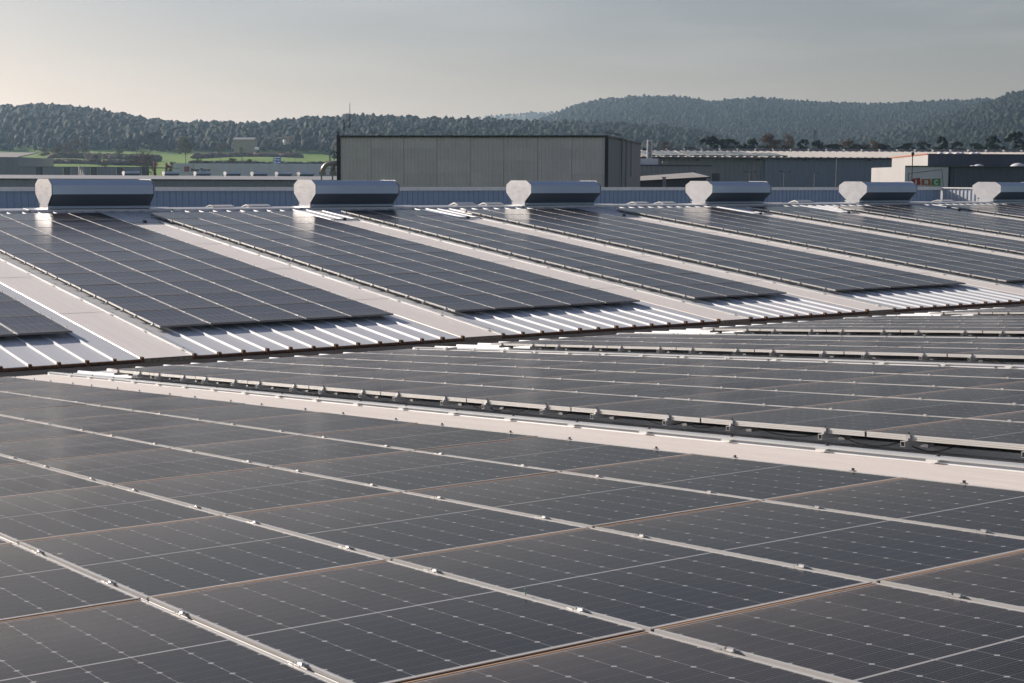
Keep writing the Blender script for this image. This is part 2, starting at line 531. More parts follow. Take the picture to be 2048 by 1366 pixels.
def roof_bays(hall, bays, s0, s1, sky0, sky1, far):
    lefts = [b[0] for b in bays]
    for i, (x0, nc) in enumerate(bays):
        xr = x0 - 0.18                                     # right edge of the skylight before this array
        nxt = bays[i + 1][0] - 0.18 - 0.965 if i + 1 < len(bays) else x0 + nc * PX + 0.4
        npan = 12 if nc == 5 else 8
        wd = (nxt - xr) / npan
        me = sheet_mesh('roof_sheet', wd, s0, s1)
        for k in range(npan):
            put('roof_sheet', me, hall, (xr + k * wd, 0, H_SHEET))
        # skylight with a rib on its two sides
        xl = xr - 0.965
        prof = [(-0.026, 0.002), (-0.014, 0.016), (0.02, 0.016), (0.038, 0.004)]
        nw = 14
        for k in range(nw * 2 + 1):
            prof.append((0.06 + k * (0.845 / (nw * 2)), 0.004 + (0.0035 if k % 2 else 0.0)))
        prof += [(0.93, 0.004)]
        nl = 4 if far else 6
        for q in range(nl):
            ya, yb_ = sky0 + (sky1 - sky0) * q / nl, sky0 + (sky1 - sky0) * (q + 1) / nl
            up_end = far
            sk = MB()
            o0 = len(sk.v)
            lo = 0.004
            # the upper length laps over the lower one
            za, zb2 = (lo, 0.0) if far else (0.0, lo)
            pa, pb = ya - (0.12 if far and q else 0), yb_ + (0.12 if not far and q < nl - 1 else 0)
            sk.v = [(c_[0], pa, c_[1] + za) for c_ in prof] + [(c_[0], pb, c_[1] + zb2) for c_ in prof]
            kk = len(prof)
            sk.f = [(k, k + 1, kk + k + 1, kk + k) for k in range(kk - 1)]
            sk.m = [0] * len(sk.f)
            put('skylight', sk.mesh('skylight', M_SKYL if far else M_SKYL_N), hall, (xl, 0, H_SHEET))
        # strip of trim along the skylight's right side with its clips
        tr = MB()
        tr.extrude([(-0.035, RIB_H - 0.004), (-0.035, RIB_H + 0.007), (-0.02, RIB_H + 0.012), (0.035, RIB_H + 0.012), (0.05, RIB_H + 0.007), (0.05, RIB_H - 0.004)], 'y', sky0, sky1)
        put('edge_trim', tr.mesh('edge_trim', M_TRIM), hall, (xr, 0, H_SHEET))
        cl = MB().box(-0.06, -0.036, -0.045, 0.045, RIB_H - 0.016, RIB_H - 0.005).box(-0.004, 0.012, -0.008, 0.008, RIB_H + 0.012, RIB_H + 0.024, 1)
        cm = cl.mesh('trim_clip', [M_WCAP, M_BOLT])
        if not far and i in (2, 3):
            for k in range(20):
                put('trim_clip', cm, hall, (xr, -1.7 + k * 0.93, H_SHEET))
        else:
            allc = MB()
            k = sky0 + 0.5
            while k < sky1:
                allc.box(-0.06, -0.036, k - 0.045, k + 0.045, RIB_H - 0.016, RIB_H - 0.005).box(-0.004, 0.012, k - 0.008, k + 0.008, RIB_H + 0.012, RIB_H + 0.024, 1)
                k += 1.86
            tag(put('trim_clip', allc.mesh('trim_clip', [M_WCAP, M_BOLT]), hall, (xr, 0, H_SHEET)), kind='stuff')
        if far:
            # metal sheets above the skylight, its dark top stop, and the eave below
            me2 = sheet_mesh('roof_sheet', 0.4825, sky1 - 0.06, s1)
            for k in range(2):
                put('roof_sheet', me2, hall, (xl + k * 0.4825, 0, H_SHEET + 0.008))
            st = MB().box(-0.05, 0.05, -0.04, 0.04, 0.0, 0.075).box(-0.42, 0.5, -0.012, 0.0, 0.0, 0.05, 1)
            put('skylight_stop', st.mesh('skylight_stop', [M_BOLT, M_SHEET]), hall, (xl + 0.47, sky1 - 0.08, H_SHEET + 0.013))
            ev = MB().box(0.0, npan * wd - 0.004, -0.02, 0.012, -0.045, -0.004)
            put('eave_trim', ev.mesh('eave_trim', M_RUST), hall, (xr, s0 - 0.012, H_SHEET))
            eb = MB().box(-0.03, 0.03, -0.04, 0.03, -0.04, RIB_H + 0.008).box(-0.04, 0.04, -0.03, 0.0, -0.055, -0.03)
            em = eb.mesh('rib_end_cap', M_RUST)
            for k in range(npan + 1):
                put('rib_end_cap', em, hall, (xr + k * wd, s0 - 0.02, H_SHEET), (0, 0, random.uniform(-.12, .12)), (random.uniform(.85, 1.15), 1, random.uniform(.85, 1.2)))
            cr = MB().box(0.03, 0.93, -0.03, 0.012, -0.055, -0.002)
            cb = cr.mesh('skylight_eave', M_CRUST)
            put('skylight_eave', cb, hall, (xl, s0 - 0.012, H_SHEET))


roof_bays(near_hall, [(-6.6, 5)] + NEAR_BAYS, S_BACK, S_EAVE, S_BACK, S_EAVE - 0.05, False)
roof_bays(far_hall, FAR_BAYS, W_EAVE, W_RIDGE - 0.1, W_EAVE - 0.01, (36.9 - YF) / math.cos(A_F), True)

# closed bodies below the roof skins, gutter between the halls
x_l, x_r = -1.0, 66.0
zf_e = ZF + W_EAVE * math.sin(A_F) + H_SHEET
b = MB()
b.box(x_l, x_r, 18.24, 18.4, GZ, zf_e - 0.07)
far_fascia = b.build('eave_wall', M_GUT, far_hall)
far_fascia.matrix_parent_inverse = M_FAR.inverted()
b = MB()
b.poly([(x_l, 18.42, zf_e - 0.05), (x_r, 18.42, zf_e - 0.05), (x_r, 40.3, ZF + W_RIDGE * math.sin(A_F) + H_SHEET - 0.03), (x_l, 40.3, ZF + W_RIDGE * math.sin(A_F) + H_SHEET - 0.03)])
u = b.build('roof_deck', M_GUT, far_hall)
u.matrix_parent_inverse = M_FAR.inverted()
z_ne = -S_EAVE * math.sin(A_N) + H_SHEET
b = MB()
b.box(-8, 38, S_EAVE * math.cos(A_N) + 0.1, 18.235, z_ne - 0.42, z_ne - 0.38)
b.box(-8, 38, S_EAVE * math.cos(A_N) - 0.06, S_EAVE * math.cos(A_N) + 0.02, GZ, z_ne - 0.05)
u = b.build('valley_gutter', M_GUT, near_hall)
u.matrix_parent_inverse = M_NEAR.inverted()
b = MB()
zb = -S_BACK * math.sin(A_N) + H_SHEET - 0.03
b.poly([(-8, S_BACK, zb), (38, S_BACK, zb), (38, S_EAVE * math.cos(A_N) - 0.07, z_ne - 0.04), (-8, S_EAVE * math.cos(A_N) - 0.07, z_ne - 0.04)])
u = b.build('roof_deck', M_GUT, near_hall)
u.matrix_parent_inverse = M_NEAR.inverted()

# ridge of the far hall: raised cap in lengths, back slope behind it
Z_RIDGE = ZF + W_RIDGE * math.sin(A_F) + H_SHEET        # pan level at the ridge
for k in range(15):
    xa = -1 + k * 4.6
    z0 = Z_RIDGE + RIB_H + 0.035 + (0.012 if k % 2 else 0)
    b = MB()
    b.extrude([(39.78, z0 - 0.155), (39.78, z0 - 0.05), (40.3, z0), (40.82, z0 - 0.05), (40.82, z0 - 0.155), (40.80, z0 - 0.155), (40.80, z0 - 0.066), (40.3, z0 - 0.016), (39.8, z0 - 0.066), (39.8, z0 - 0.155)], 'x', xa + 0.01, xa + 4.66)
    u = b.build('ridge_cap', M_RIDGE, far_hall)
    u.matrix_parent_inverse = M_FAR.inverted()
b = MB()
b.poly([(x_l, 40.35, Z_RIDGE - 0.01), (x_r, 40.35, Z_RIDGE - 0.01), (x_r, 47.0, Z_RIDGE - 0.63), (x_l, 47.0, Z_RIDGE - 0.63)])
u = b.build('back_slope', M_SHEET, far_hall)
u.matrix_parent_inverse = M_FAR.inverted()
# loose cover sheets lying on the ridge between the ventilators
for xx in (19.0, 20.3, 28.6, 29.9, 37.0, 38.4, 46.0, 55.3):
    z0 = Z_RIDGE + RIB_H + 0.05
    b = MB()
    b.extrude([(40.2, z0), (40.45, z0 + random.uniform(.05, .1)), (40.85, z0 - 0.03), (40.85, z0 - 0.045), (40.45, z0 + 0.03), (40.2, z0 - 0.015)], 'x', xx, xx + random.uniform(.7, 1.1))
    u = b.build('ridge_cover', M_WCAP, far_hall)
    u.matrix_parent_inverse = M_FAR.inverted()

# ------------------------------------------------------------------ solar panels
PW, PL, PT = 0.998, 1.631, 0.035
hw, hl, lip = PW / 2, PL / 2, 0.011
def frame_mesh(lip_mat, side):
    fb = MB()
    for s in (-1, 1):
        # long bars with two grooves on their outer side
        xo, xi = s * hw, s * (hw - lip)
        prof = [(xi, -0.005), (xi, 0.0), (xo, 0.0), (xo, -0.010), (xo - s * 0.0025, -0.0115), (xo - s * 0.0025, -0.0135), (xo, -0.015), (xo, -0.022),
                (xo - s * 0.0025, -0.0235), (xo - s * 0.0025, -0.0255), (xo, -0.027), (xo, -PT), (xo - s * 0.028, -PT), (xo - s * 0.028, -PT + 0.002), (xo - s * 0.003, -PT + 0.002), (xo - s * 0.003, -0.005)]
        if s > 0: prof = prof[::-1]
        fb.extrude(prof, 'y', -hl, hl, 0)
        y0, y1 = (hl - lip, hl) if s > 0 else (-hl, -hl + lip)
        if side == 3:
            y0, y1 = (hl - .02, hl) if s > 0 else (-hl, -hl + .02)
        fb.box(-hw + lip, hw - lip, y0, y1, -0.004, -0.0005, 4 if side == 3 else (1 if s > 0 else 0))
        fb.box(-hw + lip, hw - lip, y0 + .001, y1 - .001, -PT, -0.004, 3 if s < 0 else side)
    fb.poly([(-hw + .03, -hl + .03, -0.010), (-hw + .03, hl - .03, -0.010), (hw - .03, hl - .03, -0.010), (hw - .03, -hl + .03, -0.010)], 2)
    return fb.mesh('solar_panel', [M_ALU, lip_mat, M_BACK, M_GRIME_SHADE if side == 1 else M_SIDE, M_GRIME_SHADE])


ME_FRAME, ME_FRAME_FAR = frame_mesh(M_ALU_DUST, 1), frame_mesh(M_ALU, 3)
gb = MB()
gi = 0.0105
gb.box(-hw + gi, hw - gi, -hl + gi, hl - gi, -0.006, -0.0018)
ME_GLASS = gb.mesh('glass', M_GLASS)
ME_GLASS_FAR = gb.mesh('glass', M_GLASS_FAR)
RS = 0.462                                               # rails sit this far from the middle of a panel


def clamp_geo(b, x, y, end=0):
    """mid clamp across the gap between two panels, or an end clamp (end = -1 / 1)"""
    if end == 0:
        b.box(x - 0.016, x + 0.016, y - 0.019, y + 0.019, 0.0005, 0.003, 0)
        b.box(x - 0.005, x + 0.005, y - 0.015, y + 0.014, 0.003, 0.009, 0)
        b.box(x - 0.005, x + 0.005, y + 0.0145, y + 0.021, 0.003, 0.007, 1)
        b.box(x - 0.016, x - 0.011, y + 0.026, y + 0.060, 0.0005, 0.004, 0)
    else:
        e = end
        b.box(min(x - e * 0.010, x + e * 0.018), max(x - e * 0.010, x + e * 0.018), y - 0.016, y + 0.016, 0.0005, 0.0035, 0)
        b.box(min(x + e * 0.003, x + e * 0.016), max(x + e * 0.003, x + e * 0.016), y - 0.016, y + 0.016, -0.036, 0.0004, 0)
        b.box(min(x + e * 0.002, x + e * 0.012), max(x + e * 0.002, x + e * 0.012), y - 0.006, y + 0.006, 0.004, 0.016, 1)
        b.box(min(x + e * 0.016, x + e * 0.028), max(x + e * 0.016, x + e * 0.028), y - 0.011, y + 0.011, -0.036, -0.020, 0)


CLAMP = {}
for e in (-1, 0, 1):
    cb = MB()
    clamp_geo(cb, 0, 0, e)
    CLAMP[e] = cb.mesh('clamp', [M_CLAMP, M_BOLT])
RAILM = {}


def rail_mesh(nc):
    if nc not in RAILM:
        b = MB()
        o, t, a, z = 0.018, 0.003, -0.055, nc * PX - (PX - PW) + 0.055
        for y0, y1, z0, z1 in ((-o, o, -t, 0), (-o, o, -2 * o, -2 * o + t), (-o, -o + t, -2 * o + t, -t), (o - t, o, -2 * o + t, -t)):
            b.box(a, z, y0, y1, z0, z1)
        for k in range(int(nc * PX / 0.9) + 1):
            b.box(0.15 + k * 0.9, 0.21 + k * 0.9, -0.03, 0.03, -0.058, -2 * o - 0.0004)
        RAILM[nc] = b.mesh('mounting_rail', M_CLAMP)
    return RAILM[nc]


N_PAN = [0]


def solar_array(name, label, plane, x0, nc, rows, flip, near, single_clamps):
    root = empty(name, label, 'solar array', 'solar panel arrays on the roofs')
    root.matrix_world = plane @ Matrix.Translation((x0, 0, 0))
    inv = plane
    joined = {}
    stuff = MB()
    seen_rows = []
    for r in rows:
        yc = (r + 0.5) * PY
        any_ = False
        for c in range(nc):
            xc = c * PX + PX - PW / 2 if not near else c * PX + PX - PW / 2
            w = plane @ Vector((x0 + xc, yc, 0))
            if not in_view(w, 420, 420): continue
            any_ = True
            tl = (random.gauss(0, 0.0013), random.gauss(0, 0.0013), math.pi if flip else 0)
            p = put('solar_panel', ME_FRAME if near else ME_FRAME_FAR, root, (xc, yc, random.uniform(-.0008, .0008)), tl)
            put('glass', ME_GLASS if near else ME_GLASS_FAR, p)
            N_PAN[0] += 1
        if not any_: continue
        seen_rows.append(r)
        for s in (-1, 1):
            put('mounting_rail', rail_mesh(nc), root, (PX - PW, yc + s * RS, -PT - 0.0012))
            for c in range(nc + 1):
                e = -1 if c == 0 else (1 if c == nc else 0)
                x = c * PX + (0.011 if e == 0 else (PX - PW if e < 0 else 0))
                yy = yc + s * RS + random.uniform(-.012, .012)
                if single_clamps and in_view(plane @ Vector((x0 + x, yy, 0)), 120, 120):
                    put('clamp', CLAMP[e], root, (x, yy, 0.0012), (0, 0, random.uniform(-.03, .03)))
                else:
                    clamp_geo(stuff, x, yy, e)
    if stuff.v:
        tag(put('clamp', stuff.mesh('clamp', [M_CLAMP, M_BOLT]), root, (0, 0, 0.0012)), kind='stuff')
    return root


near_labels = [
    'nearest dark solar array filling the bottom of the picture, big cells visible',
    'solar array right behind the wide beige skylight strip, cables hanging under its left edge',
    'narrow solar array of three columns, third from the front on the near slope',
    'solar array on the near slope behind the narrow one, fourth from the front',
    'fifth solar array from the front on the near slope, at the right edge',
    'hindmost sliver of solar array on the near slope at the right edge']
far_labels = [
    'solar array corner at the left edge, leftmost on the far slope',
    'leftmost full solar array on the far slope, below the leftmost ventilator',
    'second full solar array from the left on the far slope',
    'narrow solar array of three columns on the far slope, third full one from the left',
    'fourth full solar array from the left on the far slope',
    'fifth full solar array from the left on the far slope, cut by the right edge',
    'narrow solar array, sixth full one from the left on the far slope',
    'seventh full solar array from the left on the far slope, near the ridge at right',
    'solar array sliver in the upper right under the rightmost ventilator',
    'hindmost solar array at the right end of the far slope']
near_arrays, far_arrays = [], []
for i, (x0, nc) in enumerate(NEAR_BAYS):
    near_arrays.append(solar_array('solar_array', near_labels[i], M_NEAR, x0, nc, range(-4, 9), False, True, i in (0, 1, 2)))
for i, (x0, nc) in enumerate(FAR_BAYS[:9]):
    far_arrays.append(solar_array('solar_array', far_labels[i], M_FAR, x0, nc, range(0, 11), True, False, False))

# cables slung under the left edge of the second near array
cab = near_arrays[1]
for (y0, spans) in ((13.4, (.5, .5, .4)), (11.2, (.9,)), (8.6, (.7, .5, .45, .4)), (4.9, (.28, .3, .34)), (2.35, (.5, .35)), (1.05, (.62,)), (0.25, (.55, .42)), (-1.6, (.8, .5))):
    y = y0
    for sp_ in spans:
        pts = []
        dep = random.uniform(.03, .055)
        for k in range(9):
            t = k / 8
            pts.append((0.045 + random.uniform(-.004, .004), y - t * sp_, -0.045 - dep * 4 * t * (1 - t)))
        MB().tube(pts, 0.0045, 6).build('cable', M_CABLE, cab, True)
        y -= sp_
for (ai, y0, L) in ((2, 9.6, 1.2), (2, 6.2, 1.6), (2, 4.2, 1.4)):
    pts = [(-0.10 - 0.05 * math.sin(3.1 * k / 10), y0 - L * k / 10, -0.045 - 0.075 * math.sin(math.pi * min(1, k / 8))) for k in range(11)]
    MB().tube(pts, 0.005, 6).build('cable', M_CABLE, near_arrays[ai], True)

# green cable tie poking up between two foreground panels
gt = MB()
gt.tube([(0, 0, 0), (0.002, 0.006, 0.016), (0.012, 0.018, 0.028)], 0.0016, 5)
gt.tube([(0, 0, 0), (-0.005, -0.009, 0.012)], 0.0016, 5)
gw = M_NEAR @ Vector((2.05, 1.95 * 0 - 2.62, 0.003))
gto = gt.build('cable_tie', M_GREEN, None, True, gw)
tag(gto, 'tiny green cable tie sticking up from a seam between foreground panels', 'cable tie')

# rail offcuts with a clamp left on the sheet near the gutter
for k, (xx, ss, lab) in enumerate(((12.85, 15.35, 'short rail offcut with clamp lying by the gutter in front of the narrow near array'),
                                   (24.0, 15.6, 'short rail offcut with clamp lying by the gutter near the right edge'))):
    b = MB()
    b.box(-0.12, 0.2, -0.02, 0.02, 0.0, 0.04)
    clamp_geo(b, -0.05, 0, 0)
    u = b.build('rail_offcut', [M_CLAMP, M_BOLT])
    u.matrix_world = M_NEAR @ Matrix.Translation((xx, ss, H_SHEET + RIB_H + 0.002)) @ Matrix.Rotation(0.5, 4, 'Z')
    tag(u, lab, 'rail offcut', 'rail offcuts by the gutter')

# ------------------------------------------------------------------ ridge ventilators
VH, VW, VL = 0.90, 0.84, 3.27
OCT = [(-0.52, 1.0), (0.52, 1.0), (0.83, 0.81), (0.83, 0.48), (0.42, 0.13), (-0.42, 0.13), (-0.83, 0.48), (-0.83, 0.81)]


def ventilator(label, group, loc, rot):
    root = empty('ridge_ventilator', label, 'ventilator', group, loc, rot)
    if not VENT:
        s = 0.975
        prof = [(y * s, z * VH * (s if z > .5 else 1)) for y, z in OCT]
        up_ = [(-0.83 * s, .48 * VH), (-0.83 * s, .81 * VH * s), (-.52 * s, VH * s), (.52 * s, VH * s), (.83 * s, .81 * VH * s), (.83 * s, .48 * VH)]
        b = MB().extrude(up_ + [(.80, .475 * VH), (-.80, .475 * VH)], 'x', 0.02, VL - 0.02)
        for xx in (1.1, 2.2):
            b.extrude([(-.835 * s, .5 * VH), (-.835 * s, .812 * VH * s), (-.522 * s, VH * s + .004), (.522 * s, VH * s + .004), (.835 * s, .812 * VH * s), (.835 * s, .5 * VH)], 'x', xx - .012, xx + .012, closed=False)
        for k in range(6):
            b.box(0.3 + k * .55, .325 + k * .55, -.83 * s - .012, -.83 * s, .74 * VH, .765 * VH)
        VENT['hood'] = b.mesh('hood', M_VENT)
        b = MB()
        for k in range(5):
            t0 = k / 5
            ya = .80 + (.45 - .80) * t0
            za = (.47 + (.09 - .47) * t0) * VH
            for sg in (-1, 1):
                b.poly([(0.03, sg * ya, za), (VL - .03, sg * ya, za), (VL - .03, sg * (ya - .062), za - .045), (.03, sg * (ya - .062), za - .045)][::sg])
        b.extrude([(-.76, .46 * VH), (.76, .46 * VH), (.40, .06 * VH), (-.40, .06 * VH)], 'x', .05, VL - .05)
        VENT['louvre'] = b.mesh('louvre', M_DARK)
        b = MB().extrude([(-.46, -.02), (-.46, .03), (-.54, .04), (-.54, .055), (.54, .055), (.54, .04), (.46, .03), (.46, -.02)], 'x', .02, VL - .02)
        VENT['base'] = b.mesh('base', M_VENT)
        cap = [(y, z * VH) for y, z in OCT]
        cap = cap[:4] + [(.42, .13 * VH), (.42, -.02), (-.42, -.02), (-.42, .13 * VH)] + cap[6:]
        b = MB().extrude(cap, 'x', -.015, .0)
        b.extrude([(y * .99, z * .99) for y, z in cap][:0] or [(-.6, .70 * VH), (.6, .70 * VH), (.6, .715 * VH), (-.6, .715 * VH)], 'x', -.018, -.014)
        VENT['end_cap'] = b.mesh('end_cap', M_VCAP)
        b = MB()
        for (y, z) in ((-.31, .66), (-.05, .55), (.22, .72), (.37, .41), (-.52, .38)):
            b.box(-.022, -.016, y - .008, y + .008, z * VH - .008, z * VH + .008)
        for sg in (-1, 1):
            b.box(-.03, .04, sg * .47 - .05, sg * .47 + .05, .10, .135)
        VENT['bolts'] = b.mesh('bolt', M_BOLT)
    put('hood', VENT['hood'], root)
    put('louvre', VENT['louvre'], root)
    put('base', VENT['base'], root)
    a = put('end_cap', VENT['end_cap'], root)
    put('bolt', VENT['bolts'], a)
    put('end_cap', VENT['end_cap'], root, (VL, 0, 0), (0, 0, math.pi))
    return root


VENT = {}
vl = ['leftmost of the large ridge ventilators, at the left end of the ridge', 'second large ridge ventilator from the left',
      'third large ridge ventilator from the left, in front of the big grey hall', 'fourth large ridge ventilator from the left',
      'fifth large ridge ventilator from the left, in front of the lettered building', 'large ridge ventilator with dented end cap, cut by the right edge']
for k in range(6):
    xv = [13.45, 22.45, 31.4, 40.4, 49.45, 58.6][k]
    dz = [0.0, 0.0, 0.0, 0.03, 0.06, 0.1][k]
    ventilator(vl[k], 'large ventilators on the ridge', (xv, 40.3, Z_RIDGE + RIB_H + 0.045 + dz * 0), None)

# corrugated parapet behind the ridge
par = empty('parapet_wall', 'blue corrugated parapet with pale coping running behind the ridge ventilators', 'parapet', None, (8, 47, -3))
pz = 1.235 + 3
prof = []
x = 0.0
while x < 55.2:
    prof += [(x, 0.0), (x + 0.16, 0.0), (x + 0.185, -0.035), (x + 0.225, -0.035), (x + 0.25, 0.0)]
    x += 0.25
MB().extrude(prof, 'z', 0, pz - .05, closed=False).build('cladding', M_BLUE, par)
MB().box(-.3, 55.3, -.14, .22, pz - .06, pz).box(-.3, 55.3, -.15, -.14, pz - .14, pz - .002).build('coping', M_WCAP, par)
prof = []
y = 0.0
while y < 6.2:
    prof += [(0.0, -y), (0.0, -y - .16), (-0.035, -y - .185), (-0.035, -y - .225), (0.0, -y - .25)]
    y += 0.25
o = MB().extrude([(a + 55.3, b_) for a, b_ in prof], 'z', 0, pz - .05, closed=False).build('return_cladding', material('pale_cladding', (0.50, 0.54, 0.60), 0.5, 0.1, .3, 2), par)
MB().box(55.2, 55.5, -6.2, -.155, pz - .055, pz + .004).build('return_coping', M_WCAP, par)

# ------------------------------------------------------------------ terrain
L1 = [(-900, 300), (-500, 262), (-250, 236), (0, 215), (100, 211), (200, 221), (300, 241), (370, 249), (440, 247), (520, 250), (600, 241), (700, 234), (760, 236), (850, 239), (950, 241),
      (1050, 245), (1150, 247), (1250, 251), (1330, 259), (1400, 268), (1450, 280), (1520, 296), (1700, 306), (2048, 312), (2600, 318)]
L2 = [(700, 340), (900, 308), (1000, 270), (1060, 244), (1100, 231), (1150, 212), (1200, 201), (1280, 195), (1350, 196), (1420, 205), (1500, 198), (1600, 205), (1720, 211), (1850, 205), (1970, 201), (2048, 200), (2300, 205), (2700, 240)]
L2B = [(1300, 330), (1500, 296), (1650, 280), (1750, 266), (1830, 246), (1900, 226), (1970, 204), (2048, 179), (2150, 158), (2400, 150), (2900, 200)]
L3 = [(0, 268), (250, 258), (330, 249), (400, 244), (450, 246), (520, 256), (640, 258), (780, 241), (820, 234), (860, 243), (920, 238), (1000, 231), (1060, 226), (1110, 225), (1200, 244), (1400, 262), (1700, 280)]
# (crest line in the view, crest distance, start distance, tree height)
LAYERS = [(L1, 1150.0, 800.0, 5.6), (L2B, 1500.0, 900.0, 6.0), (L2, 2100.0, 1300.0, 5.6), (L3, 3500.0, 2600.0, 8.0)]


def crest_h(L, D, th, az):
    """height of a crest seen at azimuth az (relative to the camera heading)"""
    px = 1024 + F_PX * np.tan(np.clip(az, -1.2, 1.2)) / math.cos(PITCH) * math.cos(PITCH)
    xs = [p[0] for p in L]
    ys = [p[1] for p in L]
    py = np.interp(px, xs, ys)
    hor = 354.4 + (px - 1024) * ROLL
    return CAM.z + (hor - py) / F_PX * D * 1.012 / np.cos(az) * np.cos(az) - th


def smooth(t):
    t = np.clip(t, 0, 1)
    return t * t * (3 - 2 * t)


def base_h(az, D):
    px = 1024 + F_PX * np.tan(np.clip(az, -1.2, 1.2))
    left = smooth((1150 - px) / 500)
    up = np.interp(D, [0, 330, 420, 560, 700, 820, 1000, 20000], [GZ, GZ, -3.0, 4.6, 9.6, 13.6, 14.0, 14.0])
    up_r = np.interp(D, [0, 400, 800, 1000, 20000], [GZ, GZ, 2.0, 8.0, 8.0])
    return up * left + up_r * (1 - left)


def terrain_h(az, D):
    h = base_h(az, D)
    ray_d = D * np.cos(np.clip(az, -1.5, 1.5))           # depth along the heading
    for (L, Dc, Ds, th) in LAYERS:
        c = crest_h(L, Dc, th, az)
        t = (ray_d - Ds) / (Dc - Ds)
        fall = np.clip((ray_d - Dc) / (Dc - Ds), 0, 1)
        f = np.where(t < 1, np.clip(t, 0, 1) ** 0.85, 1 - smooth(fall))
        base = base_h(az, D)
        v = base + (c - base) * f
        h = np.where((t > 0) & (fall < 1), np.maximum(h, v), h)
    return h


az_list = np.concatenate([np.radians(np.arange(-180, -26, 4.0)), np.radians(np.arange(-26, 26, 0.2)), np.radians(np.arange(26, 180, 4.0))])
d_list = np.concatenate([[3, 25, 60, 120, 200, 280, 330], np.arange(360, 1200, 20.0), np.arange(1200, 2400, 40.0), np.arange(2400, 3800, 80.0), [4000, 4300, 4600]])
AZ, DD = np.meshgrid(az_list, d_list, indexing='ij')
view = np.abs(AZ) < np.radians(75)
HH = np.where(view, terrain_h(np.clip(AZ, -1.2, 1.2), DD), np.where(DD < 400, GZ, GZ + 10))
HH = np.where(DD > 4400, GZ - 10, HH)
HH += (np.sin(DD * 0.021 + AZ * 40) * 0.25 + np.sin(DD * 0.013 - AZ * 65) * 0.3) * np.clip((DD - 330) / 200, 0, 1)
ang = YAW + AZ
VX = CAM.x + np.sin(ang) * DD
VY = CAM.y + np.cos(ang) * DD
na, nd_ = AZ.shape
gv = np.stack([VX, VY, HH], -1).reshape(-1, 3)
idx = np.arange(na * nd_).reshape(na, nd_)
i2 = np.roll(idx, -1, axis=0)
gf = np.stack([idx[:, :-1], i2[:, :-1], i2[:, 1:], idx[:, 1:]], -1).reshape(-1, 4)[:, ::-1]


def np_mesh(name, V, Fc, mats, tint=None):
    me = bpy.data.meshes.new(name)
    k = Fc.shape[1]
    me.vertices.add(len(V))
    me.vertices.foreach_set('co', np.ascontiguousarray(V, dtype=np.float32).ravel())
    me.loops.add(len(Fc) * k)
    me.loops.foreach_set('vertex_index', np.ascontiguousarray(Fc, dtype=np.int32).ravel())
    me.polygons.add(len(Fc))
    me.polygons.foreach_set('loop_start', np.arange(0, len(Fc) * k, k, dtype=np.int32))
    me.polygons.foreach_set('loop_total', np.full(len(Fc), k, dtype=np.int32))
    me.materials.append(mats)
    if tint is not None:
        at_ = me.attributes.new('tint', 'FLOAT', 'POINT')
        at_.data.foreach_set('value', np.ascontiguousarray(tint, dtype=np.float32))
    me.update(calc_edges=True)
    return me


def field_material():
    mt = bpy.data.materials.new('fields')
    mt.use_nodes = True
    n, l = mt.node_tree.nodes, mt.node_tree.links
    bs = n['Principled BSDF']
    bs.inputs['Roughness'].default_value = 0.95
    bs.inputs['Specular IOR Level'].default_value = 0.1
    tc = n.new('ShaderNodeTexCoord')
    nz = n.new('ShaderNodeTexNoise')
    nz.inputs['Scale'].default_value = 0.012
    nz.inputs['Detail'].default_value = 7
    l.new(tc.outputs['Object'], nz.inputs['Vector'])
    rp = n.new('ShaderNodeValToRGB')
    rp.color_ramp.elements[0].position = 0.35
    rp.color_ramp.elements[0].color = (0.12, 0.22, 0.04, 1)
    rp.color_ramp.elements[1].position = 0.7
    rp.color_ramp.elements[1].color = (0.165, 0.27, 0.055, 1)
    l.new(nz.outputs['Fac'], rp.inputs['Fac'])
    at_ = n.new('ShaderNodeAttribute')
    at_.attribute_name = 'tint'
    mx = n.new('ShaderNodeMix')
    mx.data_type = 'RGBA'
    mx.inputs['B'].default_value = (0.045, 0.05, 0.025, 1)
    l.new(at_.outputs['Fac'], mx.inputs['Factor'])
    l.new(rp.outputs[0], mx.inputs['A'])
    l.new(mx.outputs['Result'], bs.inputs['Base Color'])
    return mt


wood = np.clip((DD * np.cos(AZ) - 810) / 30, 0, 1)
town = np.clip((360 - DD) / 30, 0, 1) * 0.6
ground = put('ground', np_mesh('ground', gv, gf, field_material(), np.maximum(wood, town).reshape(-1)))
tag(ground, kind='structure')


# ------------------------------------------------------------------ forest on the hills
def foliage_material(name, dark, light, tl=0.25):
    mt = bpy.data.materials.new(name)
    mt.use_nodes = True
    n, l = mt.node_tree.nodes, mt.node_tree.links
    bs = n['Principled BSDF']
    bs.inputs['Roughness'].default_value = 0.8
    bs.inputs['Specular IOR Level'].default_value = 0.15
    at_ = n.new('ShaderNodeAttribute')
    at_.attribute_name = 'tint'
    mx = n.new('ShaderNodeMix')
    mx.data_type = 'RGBA'
    mx.inputs['A'].default_value = (*dark, 1)
    mx.inputs['B'].default_value = (*light, 1)
    l.new(at_.outputs['Fac'], mx.inputs['Factor'])
    l.new(mx.outputs['Result'], bs.inputs['Base Color'])
    return mt


M_PINE = foliage_material('pine_foliage', (0.008, 0.016, 0.0125), (0.019, 0.030, 0.021))
M_BROWN = foliage_material('winter_twigs', (0.085, 0.060, 0.048), (0.17, 0.12, 0.09))
M_PINK = foliage_material('blossom', (0.30, 0.24, 0.22), (0.50, 0.42, 0.38))
M_OLIVE = foliage_material('budding_foliage', (0.09, 0.09, 0.03), (0.20, 0.18, 0.06))
M_BARK = material('bark', (0.07, 0.055, 0.045), 0.9, 0, .6, 6, (1, 1, .2))


